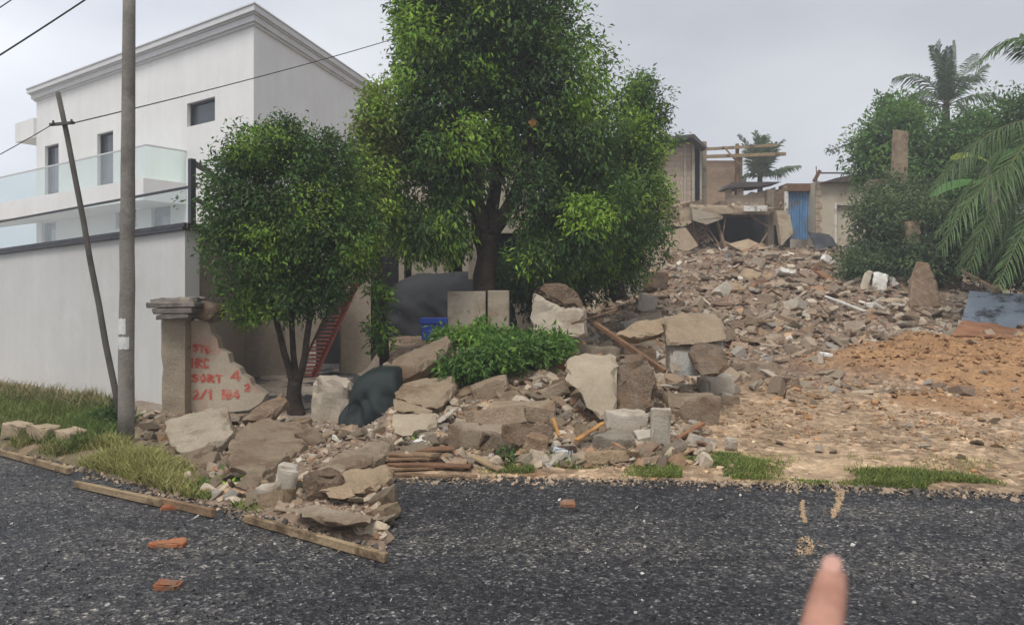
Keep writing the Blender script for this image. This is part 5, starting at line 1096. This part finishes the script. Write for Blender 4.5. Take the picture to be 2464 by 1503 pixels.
mb = MB(); pbox(mb, 2008, 2013, 488, 590, Yc - .04, .1); pbox(mb, 2062, 2067, 488, 590, Yc - .04, .1); pbox(mb, 2013, 2062, 488, 493, Yc - .04, .1); df = mb.build('door_frame', MT['whitescrap'], ch)
mb = MB(); pbox(mb, 2013, 2062, 494, 590, Yc + .12, .05); mb.build('door', MT['cream'], ch)
mb = MB()
for k in range(9): pbox(mb, 1962, 1972 + (k % 2) * 5, 442 + k * 15, 455 + k * 15, Yc - .03, .06)
mb.build('quoin', MT['blockwall'], ch)
mb = MB(); mb.prism([P(1978, 438, 29.2), P(2010, 428, 29.2), P(2060, 418, 29.2), P(2120, 425, 29.2), P(2230, 436, 29.2)], (0, 4, 0)); pbox(mb, 1975, 2050, 414, 417, 30, .1); mb.build('roof', MT['roofsheet'], ch)
mb = MB(); mb.bar(P(1958, 436, 29.3), P(1972, 410, 29.3), .12, .12); mb.bar(P(1965, 436, 29.3), P(1963, 400, 29.3), .03, .03); mb.build('roof_stub', MT['rustdark'], ch)
mb = MB(); jag_wall(mb, 1290, 1600, 610, 720, 24, .25, 17, 6, 24); tag(mb.build('garden_wall', MT['blockwall'], None, loc=tuple(P(1400, 720, 24))), 'low broken block wall in deep shade behind the two big trees', 'wall')
rsd = np.random.default_rng(44); pts = []; sz = []; cs = []
for k in range(600):
    x = rsd.uniform(1592, 1700) if rsd.uniform() < .6 else rsd.uniform(1700, 1895); yy = rsd.uniform(488, 505) if rsd.uniform() < .15 else rsd.uniform(530, 600); q = P(x, yy if x < 1700 or yy < 512 else rsd.uniform(590, 606), rsd.uniform(28.0, 28.6)); pts.append(tuple(q)); sz.append(.05 + .22 * rsd.uniform() ** 3); cs.append(PAL[rsd.choice(len(PAL), p=PW)] * rsd.uniform(.8, 1.3))
o = chips('debris', pts, sz, cs, 45, 'broken masonry caked on the face of the ruin'); o.parent = ru
# standing remnants in the thicket
block('concrete_post', 'tall bare concrete post standing in the green thicket', 'post', 2172, 445, 25, 135, .4, 'concrete', (0, 0, 2), Y=22.5, amp=.03, seed=401)
block('wall_remnant', 'brown wall remnant overgrown by creepers left of the tall concrete post', 'wall', 2128, 560, 66, 130, .4, 'rubblebrown', (0, 0, 0), Y=23, amp=.04, seed=402)
block('wall_remnant', 'broken block pillar with a notch in the middle of the creepers', 'wall', 2198, 590, 36, 58, .3, 'concrete', (0, -4, 0), Y=20, amp=.05, seed=403)

# ------------------------------------------------------------------ thicket
def bush(name, label, cat, blobs, n, **kw):
    v0 = blobs[0]; p_ = P(v0[0], v0[1] + v0[3], v0[4]); e_ = empty(name, tuple(p_), label, cat); mb = MB()
    for q in blobs[:4]:
        mb.tube([p_ + Vector((random.uniform(-.1, .1), 0, 0)), p_.lerp(P(q[0], q[1], q[4]), .5) + Vector((random.uniform(-.1, .1), 0, 0)), P(q[0], q[1], q[4])], [.05, .035, .015], 6)
    child(mb.build('stem', MT['bark'], None, True), e_); child(crown('foliage', blobs, n, **kw), e_); return e_
G1 = (C(.09, .135, .06), C(.15, .21, .085), C(.23, .3, .085))
bush('creeper_shrub', 'grey-green creeper bush covering the wall remnants right of the cream building', 'shrub', [(2120, 600, 90, 75, 21, 1.2), (2110, 520, 60, 60, 21, 1), (2070, 640, 60, 50, 20, 1), (2190, 640, 70, 60, 20, 1), (2150, 480, 80, 60, 22, 1), (2230, 560, 80, 80, 20.5, 1)], 2300, per=9, ll=.15, lw=.06, spread=.12, droop=.3, seed=51, yth=.4, gap=-.15, pal=G1)
bush('hedge', 'dark leafy undergrowth below the two big trees, behind the wall stump', 'shrub', [(1290, 690, 70, 60, 16.5, .7), (1400, 670, 90, 55, 17.5, .7), (1480, 670, 60, 45, 17.5, .6), (1240, 650, 50, 70, 16, .6)], 1100, per=9, ll=.13, lw=.05, spread=.1, droop=.35, seed=58, yth=.5, gap=-.3, pal=(DARK * .8, MID * .8, MID))
bush('thicket_tree', 'tall bushy tree behind the tall concrete post', 'tree', [(2230, 400, 110, 110, 24.5, 1.6), (2130, 350, 75, 95, 25, 1.3), (2330, 380, 100, 110, 24, 1.6), (2170, 290, 60, 60, 25.5, 1), (2270, 480, 110, 70, 23.5, 1.5), (2130, 260, 22, 26, 25.5, .4), (2400, 330, 90, 90, 24, 1.5), (2360, 500, 100, 90, 23.5, 1.5), (2080, 400, 40, 60, 25, .8)], 4200, per=9, ll=.2, lw=.08, spread=.17, droop=.3, seed=52, yth=.35, gap=-.22, pal=(DARK * 1.6, MID * 1.35, C(.2, .32, .07)))
bush('thicket_tree', 'dark leafy tree at the right edge above the oil palm', 'tree', [(2450, 300, 60, 70, 21, 1), (2500, 380, 90, 100, 21, 1), (2440, 420, 70, 60, 21, 1), (2560, 300, 90, 110, 21, 1)], 1200, per=9, ll=.18, lw=.07, spread=.15, droop=.3, seed=53, yth=.5, gap=-.2, pal=(DARK * .9, MID * .8, MID))
bush('thicket_bush', 'dark undergrowth beneath the oil palm fronds', 'shrub', [(2400, 610, 90, 70, 18.5, .8), (2330, 560, 70, 60, 20, .8), (2500, 600, 90, 90, 18.5, .8), (2290, 600, 60, 50, 20, .6)], 1300, per=9, ll=.15, lw=.05, spread=.13, droop=.3, seed=54, yth=.5, gap=-.2, pal=(DARK * .7, DARK, MID))
# bare twig reaching left over the roofs
mb = MB(); tw = [P(2125, 318, 25), P(2080, 335, 25), P(2030, 350, 25), P(1988, 366, 25)]; mb.tube(tw, [.03, .02, .015, .008], 5)
e_ = empty('creeper_twig', tuple(tw[0]), 'long thin twig reaching left from the thicket into the sky', 'branch'); child(mb.build('stem', MT['bark'], None, True), e_)
child(crown('foliage', [(2100 - k * 11, 328 + k * 3.6, 8, 6, 25, .12) for k in range(11)], 70, 4, .12, .05, .06, .2, 55, None, (), .6, -1, G1), e_)
# ------------------------------------------------------------------ palms
def frond_arrays(p0, p1, p2, n, ll, hang, rs, wd=.03, both=True, tw=0.0):
    p0, p1, p2 = [np.array(q) for q in (p0, p1, p2)]; V = []; Fq = []; t = np.linspace(0, 1, 14)
    cur = lambda s: (1 - s) ** 2 * p0 + 2 * s * (1 - s) * p1 + s * s * p2
    tan_ = lambda s: 2 * (1 - s) * (p1 - p0) + 2 * s * (p2 - p1)
    for i in range(n):
        s = .1 + .9 * i / n; c_ = cur(s); d = tan_(s); d = d / np.linalg.norm(d); up0 = np.array([0, 0, 1.]); sd = np.cross(d, up0); sd /= max(1e-6, np.linalg.norm(sd))
        nn = np.cross(sd, d)
        for sg in (-1, 1):
            L_ = ll * math.sin(math.pi * (.15 + .8 * s)) ** .6 * rs.uniform(.85, 1.1)
            a = sd * sg * .8 + d * (.55 + .5 * s) + nn * rs.uniform(-.1, .35); a = a + rs.normal(size=3) * .08; a /= np.linalg.norm(a)
            mid = c_ + a * L_ * .5 + np.array([0, 0, -hang * L_ * .12]); tip = c_ + a * L_ * .9 + np.array([0, 0, -hang * L_ * .55])
            w_ = np.cross(a, nn); w_ = d * wd
            k = len(V); V += [c_ - w_ * .5, c_ + w_ * .5, mid + w_, mid - w_, tip]; Fq += [(k, k + 1, k + 2, k + 3), (k + 3, k + 2, k + 4, k + 4)]
    pts = [tuple(cur(s)) for s in t]
    return V, Fq, pts
def frond(parent, a, b_, c_, n, ll, hang, col, seed, wd=.03, r=.02):
    rs = np.random.default_rng(seed); V, Fq, pts = frond_arrays(a, b_, c_, n, ll, hang, rs, wd)
    mb = MB(); cc = []
    for f in Fq:
        pass
    mb.v = [tuple(v) for v in V]; mb.f = [tuple(dict.fromkeys(f)) for f in Fq]; mb.m = [0] * len(mb.f)
    for i in range(len(V) // 5):
        q = np.clip(col * rs.uniform(.7, 1.3), 0, 1); mb.c += [q] * 5
    k = len(mb.v); mb.tube(pts, [r * (1 - .8 * i / 13) for i in range(14)], 5); mb.c += [C(.16, .17, .06)] * (len(mb.v) - k)
    return child(mb.build('frond', MT['leaf']), parent)
PG = C(.11, .155, .085)
cp = empty('coconut_palm', tuple(P(2275, 560, 31)), 'tall coconut palm rising above the thicket on the right', 'palm tree')
mb = MB(); mb.tube([P(2283, 560, 31), P(2280, 400, 31), P(2275, 250, 31)], [.2, .16, .14], 10); child(mb.build('trunk', MT['bark'], None, True), cp)
K0 = (2278, 255)
for k, (mx_, my, tx, ty, dy, ll, hg) in enumerate([(2265, 180, 2255, 100, 0, .7, .6), (2270, 190, 2282, 112, -.6, .6, .8), (2298, 180, 2294, 96, .3, .25, .2), (2290, 200, 2268, 130, .6, .8, .8), (2230, 160, 2155, 185, -.5, .8, 1.1), (2215, 190, 2190, 240, -1, .8, 1.2), (2340, 190, 2366, 160, 0, .9, .8), (2330, 150, 2345, 130, .8, .7, .5), (2370, 200, 2440, 255, -.4, .8, 1.2), (2210, 235, 2145, 245, .5, .8, 1.2), (2340, 240, 2390, 320, -.6, .9, 1.2), (2230, 250, 2190, 330, -.5, .9, 1.2), (2270, 160, 2240, 110, -.2, .6, .8), (2310, 160, 2360, 190, -1.2, .8, 1)]):
    frond(cp, P(*K0, 31), P(mx_, my, 31 + dy), P(tx, ty, 31 + 2 * dy), 46, ll, hg, PG * (.8 if k % 2 else 1.1), 60 + k, .035, .03)
c2 = empty('coconut_palm', tuple(P(1828, 500, 40)), 'small distant palm rising behind the roof beams of the ruin', 'palm tree')
mb = MB(); mb.tube([P(1828, 560, 40), P(1828, 420, 40)], [.18, .14], 8); child(mb.build('trunk', MT['bark'], None, True), c2)
for k, (mx_, my, tx, ty, dy, ll, hg) in enumerate([(1822, 370, 1815, 318, 0, 1.0, .4), (1830, 360, 1842, 325, .6, .9, .5), (1806, 370, 1780, 325, 0, .8, .4), (1850, 370, 1882, 338, 0, .9, .7), (1870, 400, 1922, 398, -.5, .7, 1), (1800, 400, 1790, 440, 0, .7, 1), (1845, 380, 1860, 345, -.8, .9, .5), (1815, 390, 1800, 350, -.8, .9, .5), (1828, 380, 1830, 330, -1, 1, .4), (1850, 400, 1880, 420, 0.4, .8, 1)]):
    frond(c2, P(1828, 430, 40), P(mx_, my, 40 + dy), P(tx, ty, 40 + 2 * dy), 40, ll, hg, PG * 1.15, 90 + k, .05, .03)
op = empty('oil_palm', tuple(P(2700, 760, 15.5)), 'large oil palm at the right edge with long arching fronds', 'palm tree')
mb = MB(); mb.tube([P(2720, 800, 15.5), P(2700, 500, 15.5), P(2690, 330, 15.5)], [.35, .3, .28], 12); child(mb.build('trunk', MT['bark'], None, True), op)
OP = C(.095, .16, .055)
for k, (bx, by, mx_, my, tx, ty, dy, ll, hg) in enumerate([(2690, 330, 2420, 190, 2235, 470, -.4, .8, .9), (2690, 340, 2440, 260, 2262, 600, -.9, .85, .9), (2690, 350, 2470, 320, 2300, 650, .3, .8, 1), (2690, 360, 2520, 380, 2380, 640, .9, .8, 1), (2660, 330, 2480, 150, 2330, 650, -1.0, .85, .7), (2680, 330, 2470, 230, 2300, 420, -.2, .7, .8), (2690, 350, 2520, 260, 2345, 640, -.6, .8, .8), (2700, 380, 2540, 330, 2400, 690, -1.4, .8, .9), (2700, 300, 2520, -30, 2350, 155, 0, .75, .8), (2700, 360, 2560, 340, 2480, 700, -1.2, .8, .9), (2690, 340, 2500, 290, 2250, 560, .6, .75, .9), (2700, 320, 2480, 200, 2280, 520, .9, .8, .9), (2700, 300, 2600, 100, 2440, 120, 0, .7, .9), (2700, 300, 2850, 100, 2980, 400, 0, .8, .9), (2700, 300, 2800, 60, 2900, 200, 2, .8, .9), (2700, 300, 2700, 60, 2640, 60, 3, .8, .6)]):
    frond(op, P(bx, by, 15.5), P(mx_, my, 15.5 + dy), P(tx, ty, 15.5 + 1.6 * dy), 78, ll, hg, OP * (1.15 if k % 3 else .85), 120 + k, .024, .03)
# banana leaves
def blade(name, parent, a, b_, c_, wd_, col, seed):
    a, b_, c_ = [Vector(q) for q in (a, b_, c_)]; mb = MB(); n_ = 14; V = []
    for i in range(n_ + 1):
        s = i / n_; p_ = a.lerp(b_, s).lerp(b_.lerp(c_, s), s); d = (b_ - a).lerp(c_ - b_, s).normalized(); sd = d.cross(Vector((0, -.6, .8))).normalized(); w_ = wd_ * math.sin(math.pi * min(1, .08 + .92 * s)) ** .6
        V += [p_ + sd * w_ - Vector((0, 0, w_ * .25)), p_, p_ - sd * w_ - Vector((0, 0, w_ * .25))]
    mb.add(V, [f for i in range(n_) for f in ((i * 3, i * 3 + 1, i * 3 + 4, i * 3 + 3), (i * 3 + 1, i * 3 + 2, i * 3 + 5, i * 3 + 4))]); mb.c = [col] * len(V)
    return child(mb.build(name, MT['leaf'], None, True), parent)
bn = empty('banana_plant', tuple(P(2400, 640, 19.5)), 'banana plant with broad yellow-green leaves in the thicket', 'plant')
mb = MB(); mb.tube([P(2400, 640, 19.5), P(2390, 480, 19.5), P(2375, 400, 19.5)], [.12, .1, .06], 8); child(mb.build('stem', MT['pole'], None, True), bn)
blade('leaf', bn, P(2380, 390, 19.3), P(2330, 350, 19), P(2285, 385, 18.8), .17, C(.3, .36, .04), 1)
blade('leaf', bn, P(2385, 440, 19.3), P(2300, 415, 18.6), P(2235, 475, 18.4), .16, C(.09, .22, .05), 2)
blade('leaf', bn, P(2380, 400, 19.3), P(2420, 330, 19), P(2460, 380, 18.8), .2, C(.07, .16, .04), 3)

# ------------------------------------------------------------------ plants on the ground
bush('bush', 'dense green bush at the foot of the utility pole', 'shrub', [(250, 1045, 45, 42, 8.2, .35), (215, 1060, 40, 35, 8, .3), (275, 1010, 30, 40, 8.4, .3)], 420, per=9, ll=.07, lw=.03, spread=.05, droop=.2, seed=71, yth=.4, gap=-.3)
bush('weed', 'leafy green weed growing between the boards and left pile', 'plant', [(550, 1180, 60, 28, 6.15, .25), (590, 1190, 30, 25, 6.05, .2), (515, 1180, 28, 20, 6.2, .2)], 190, per=8, ll=.07, lw=.035, spread=.04, droop=.1, seed=72, yth=.1, gap=-.4)
PL = (C(.085, .17, .035), C(.15, .29, .05), C(.26, .42, .06))
bush('leafy_cuttings', 'low spread of fresh green leafy cuttings over the top of the rubble pile', 'plant', [(1230, 850, 110, 34, 9.7, .4), (1130, 880, 70, 28, 9.4, .35), (1320, 828, 60, 28, 9.9, .35), (1190, 812, 110, 18, 10.6, .4), (1090, 810, 60, 18, 10.8, .3), (1160, 788, 24, 16, 11, .2), (1260, 830, 110, 20, 10.1, .4), (1100, 890, 50, 20, 9.2, .3), (1190, 865, 70, 26, 9.3, .3)], 1250, per=9, ll=.095, lw=.038, spread=.06, droop=.25, seed=73, yth=.15, gap=-.5, pal=PL, shell=.5)
bush('weed', 'small weed by the white rag at the plank stack', 'plant', [(1040, 1080, 40, 18, 7.3, .15), (1000, 1070, 30, 14, 7.4, .15)], 60, per=6, ll=.06, lw=.025, spread=.04, droop=.2, seed=74)
bush('weed', 'small green weed standing in the roadside grass by the pile', 'plant', [(1215, 1100, 22, 22, 6.8, .12), (1225, 1120, 15, 15, 6.75, .1)], 50, per=6, ll=.05, lw=.02, spread=.03, droop=.1, seed=75)
bush('weed', 'small weed growing among slabs below the long pale slab', 'plant', [(720, 1165, 40, 15, 6.5, .15), (850, 1085, 30, 12, 7.4, .15)], 70, per=6, ll=.05, lw=.02, spread=.04, droop=.1, seed=76, pal=(DARK, MID, MID))
def grass(name, label, regions, seed):
    rs = np.random.default_rng(seed); V = []; cc = []
    for (u0, u1, d0, d1, n, h, c1, c2, dens) in regions:
        k = 0; g_ = 0
        while k < n and g_ < n * 12:
            g_ += 1
            u = rs.uniform(u0, u1); y = edge(u) + rs.uniform(d0, d1); x = (u - CX) / F * y
            ed = min(1, (u - u0) / 110, (u1 - u) / 110)
            if rs.uniform() > ed + .04 or noise.noise(Vector((x * 1.6, y * 2.4, seed))) < dens: continue
            z = height(x, y); hh_ = h * rs.uniform(.4, 1.2) * (.5 + .5 * ed); b0 = np.array([x, y, z - .01]); an = rs.uniform(0, 6.28); w_ = np.array([math.cos(an), math.sin(an), 0]) * rs.uniform(.003, .006) * (1 + h * 3)
            le = np.array([rs.normal() * .4, rs.normal() * .4, 1]); le /= np.linalg.norm(le); tip = b0 + le * hh_ + np.array([rs.normal(), rs.normal(), 0]) * hh_ * .3; md = b0 + le * hh_ * .55
            V += [b0 - w_, b0 + w_, md + w_ * .7, md - w_ * .7, md - w_ * .7, md + w_ * .7, tip, tip]
            t = rs.uniform(); c_ = (c1 * (1 - t) + c2 * t) * rs.uniform(.7, 1.3); cc += [c_] * 8; k += 1
    V = np.array(V); o = npmesh(name, V, np.arange(len(V)).reshape(-1, 4), MT['grass'], np.clip(np.array(cc), 0, 1)); return tag(o, label, None, None, 'stuff')
GG, GY_, GD, GT = C(.13, .2, .045), C(.27, .3, .08), C(.42, .36, .16), C(.36, .27, .14)
grass('grass', 'short roadside grass in strips along the road edge', [
    (1150, 1460, .08, .7, 5200, .07, GG * .8, GY_ * .9, -.25), (1480, 1900, .05, .62, 10000, .06, GG, GY_, -.1), (1100, 2460, -.04, .9, 2600, .06, GD, GY_, -.1), (2020, 2420, .0, .42, 8000, .075, GG * .8, GY_, -.15), (1880, 2050, .0, .12, 900, .04, GG, GY_, -.2),
    (1700, 1790, .1, .9, 1800, .07, GG * .8, GG, -.3)], 81)
grass('grass', 'tall mixed grass of the verge in front of the white wall', [
    (-350, 330, .25, 3.9, 15000, .17, GG * .7, GY_ * .8, -.28), (-300, 300, .05, .9, 6000, .13, GG * .8, GD, -.1), (120, 300, .2, 1.6, 3500, .2, GG * .6, GG, -.2),
    (165, 480, .02, .75, 7500, .17, GD, GY_ * 1.1, -.35), (400, 640, .05, .5, 1500, .08, GG * .8, GY_, -.1), (-350, 330, 2.6, 4.2, 4000, .25, GG * .7, GT, -.1)], 82)
# stones and chippings on the road
rs_ = np.random.default_rng(9); pts = []; sz = []; cs = []
while len(pts) < 5200:
    u = rs_.uniform(-60, 2520); q = rs_.uniform(); y = 3.4 * (edge(u) / 3.4) ** q
    s_ = .007 + .013 * rs_.uniform() ** 3; x = (u - CX) / F * y; pts.append((x, y, s_ * .2)); sz.append(s_)
    r_ = rs_.uniform(); cs.append(C(.03, .03, .034) * rs_.uniform(.6, 2) if r_ < .72 else (C(.15, .14, .13) * rs_.uniform(.6, 1.6) if r_ < .97 else C(.45, .43, .4)))
for vx, vy, s_ in ((1731, 1203, .04), (1530, 1222, .03), (1345, 1203, .03), (2052, 1312, .035), (1545, 1380, .02), (1780, 1192, .025), (640, 1252, .05), (470, 1245, .03)):
    Yr = EYE * F / (vy - HZ); pts.append(tuple(P(vx, vy, Yr) + Vector((0, 0, .006)))); sz.append(s_); cs.append(C(.62, .58, .52))
chips('gravel', pts, sz, cs, 6, 'loose black and pale chippings on the fresh road surface')
# thin sandy trails spilled on the asphalt
rs2 = np.random.default_rng(8); pts = []; sz = []; cs = []
for prs, n_ in (([(1176, 2024, 9), (1190, 2020, 8), (1205, 2018, 9), (1218, 2014, 5), (1232, 2008, 7), (1244, 2004, 2)], 520), ([(1202, 1932, 1), (1212, 1930, 5), (1228, 1929, 4), (1240, 1933, 6), (1256, 1936, 2)], 330), ([(1290, 1935, 6), (1312, 1945, 26), (1336, 1935, 12)], 130)):
    for k in range(n_):
        vy = rs2.uniform(prs[0][0], prs[-1][0]); xc = interp(vy, [(a_, b_) for a_, b_, c_ in prs]); hw = interp(vy, [(a_, c_) for a_, b_, c_ in prs])
        vx = xc + rs2.normal() * hw * .6; Yr = EYE * F / (vy - HZ); s_ = rs2.uniform(.008, .02); pts.append((hh(vx, Yr), Yr, .002)); sz.append(s_); cs.append(C(.42, .3, .19) * rs2.uniform(.7, 1.2))
chips('sand', pts, sz, cs, 61, 'thin trails of sandy grit spilled on the asphalt')
pts = []; sz = []; cs = []
while len(pts) < 2600:
    u = rs2.uniform(-60, 2520); d = rs2.normal() * .09 - .03; y = edge(u) + d
    if d > .12: continue
    s_ = rs2.uniform(.008, .035) * (1 if rs2.uniform() < .9 else 1.8); pts.append((hh(u, y), y, .004 if d < -.1 else .01)); sz.append(s_); cs.append((C(.36, .27, .19) if rs2.uniform() < .6 else C(.1, .09, .08)) * rs2.uniform(.5, 1.3))
chips('debris', pts, sz, cs, 62, 'crumbs of soil and stone spilling over the road edge')

# ------------------------------------------------------------------ pointing hand
pe = MB()
tip = P(2008, 1352, .40); d1 = (P(1978, 1503, .365) - tip)
J = {0: tip, 1: tip + d1 * .32, 2: tip + d1 * .62, 3: tip + d1 * 1.1, 4: tip + d1 * 1.85}
bm = bmesh.new(); lay = bm.verts.layers.skin.verify()
def sv(co, r): v = bm.verts.new(co); v[lay].radius = (r, r); return v
kn = J[4]; back = d1.normalized(); side = Vector((1, -.2, -.1)).normalized(); dn = Vector((0, -.2, -1)).normalized()
wr_ = kn + back * .085 + side * .03 + Vector((0, 0, -.02)); el = wr_ + Vector((.08, -.2, -.12))
root = sv(wr_, .024); root[lay].use_root = True
fa = sv(wr_.lerp(el, .5), .033); ev = sv(el, .042); bm.edges.new((root, fa)); bm.edges.new((fa, ev))
palm = sv(kn + back * .04 + side * .022 + Vector((0, 0, -.012)), .02); bm.edges.new((root, palm))
chain = [palm, sv(J[4], .0115), sv(J[3], .0108), sv(J[2], .0100), sv(J[1], .0086), sv(J[0] + d1 * .1, .0070)]
for a_, b_ in zip(chain, chain[1:]): bm.edges.new((a_, b_))
for k in (1, 2, 3):
    b0 = kn + side * .021 * k - Vector((0, 0, .003 * k)) + back * .004 * k; q1 = b0 - back * .028 + dn * .012; q2 = b0 - back * .014 + dn * .034; q3 = b0 + back * .012 + dn * .03
    c_ = [palm, sv(b0, .0105), sv(q1, .0098), sv(q2, .009), sv(q3, .008)]
    for a_, b_ in zip(c_, c_[1:]): bm.edges.new((a_, b_))
t1 = kn + back * .05 - side * .018 + dn * .015; t2 = kn + back * .02 - side * .012 + dn * .032; t3 = kn + back * .0 + side * .012 + dn * .042
c_ = [palm, sv(t1, .012), sv(t2, .0105), sv(t3, .009)]
for a_, b_ in zip(c_, c_[1:]): bm.edges.new((a_, b_))
me = bpy.data.meshes.new('person'); bm.to_mesh(me); bm.free(); me.materials.append(MT['skin']); ho = link(bpy.data.objects.new('person', me))
sk = ho.modifiers.new('skin', 'SKIN'); sk.use_smooth_shade = True; ss = ho.modifiers.new('sub', 'SUBSURF'); ss.levels = 2; ss.render_levels = 2
tag(ho, 'blurred hand pointing a bare index finger towards the road and plot', 'person')
mb = MB(); bmn = bmesh.new(); bmesh.ops.create_uvsphere(bmn, u_segments=14, v_segments=8, radius=1); men = bpy.data.meshes.new('fingernail'); bmn.to_mesh(men); bmn.free(); men.materials.append(MT['nail'])
no = bpy.data.objects.new('fingernail', men); link(no, ho); nc = tip + d1 * .2; fr = back; upn = (Vector((0, 0, 1)) - fr * fr.z).normalized(); sdn = fr.cross(upn)
Mx = Matrix((sdn * .0052, fr * .0072, upn * .0016)).transposed().to_4x4(); Mx.translation = nc + upn * .0068; no.matrix_local = Mx
mb = MB(); mb.tube([wr_.lerp(el, .45), wr_.lerp(el, .75), el + (el - wr_) * .15], [.04, .046, .052], 20); mb.build('sleeve', MT['cloth'], ho, True)
# ------------------------------------------------------------------ humid air
hz = MB(); hz.box((-95, -30, -1.6), (95, 150, 22)); ho_ = hz.build('haze', []); ho_.data.materials.clear()
m = bpy.data.materials.new('humid_air'); m.use_nodes = True; t = m.node_tree; t.nodes.remove(t.nodes['Principled BSDF'])
pv = t.nodes.new('ShaderNodeVolumePrincipled'); pv.inputs['Density'].default_value = .004; pv.inputs['Color'].default_value = (.93, .95, 1, 1); pv.inputs['Anisotropy'].default_value = .2
t.links.new(pv.outputs[0], t.nodes['Material Output'].inputs['Volume']); ho_.data.materials.append(m); tag(ho_, kind='stuff')
scene.cycles.volume_max_steps = 64
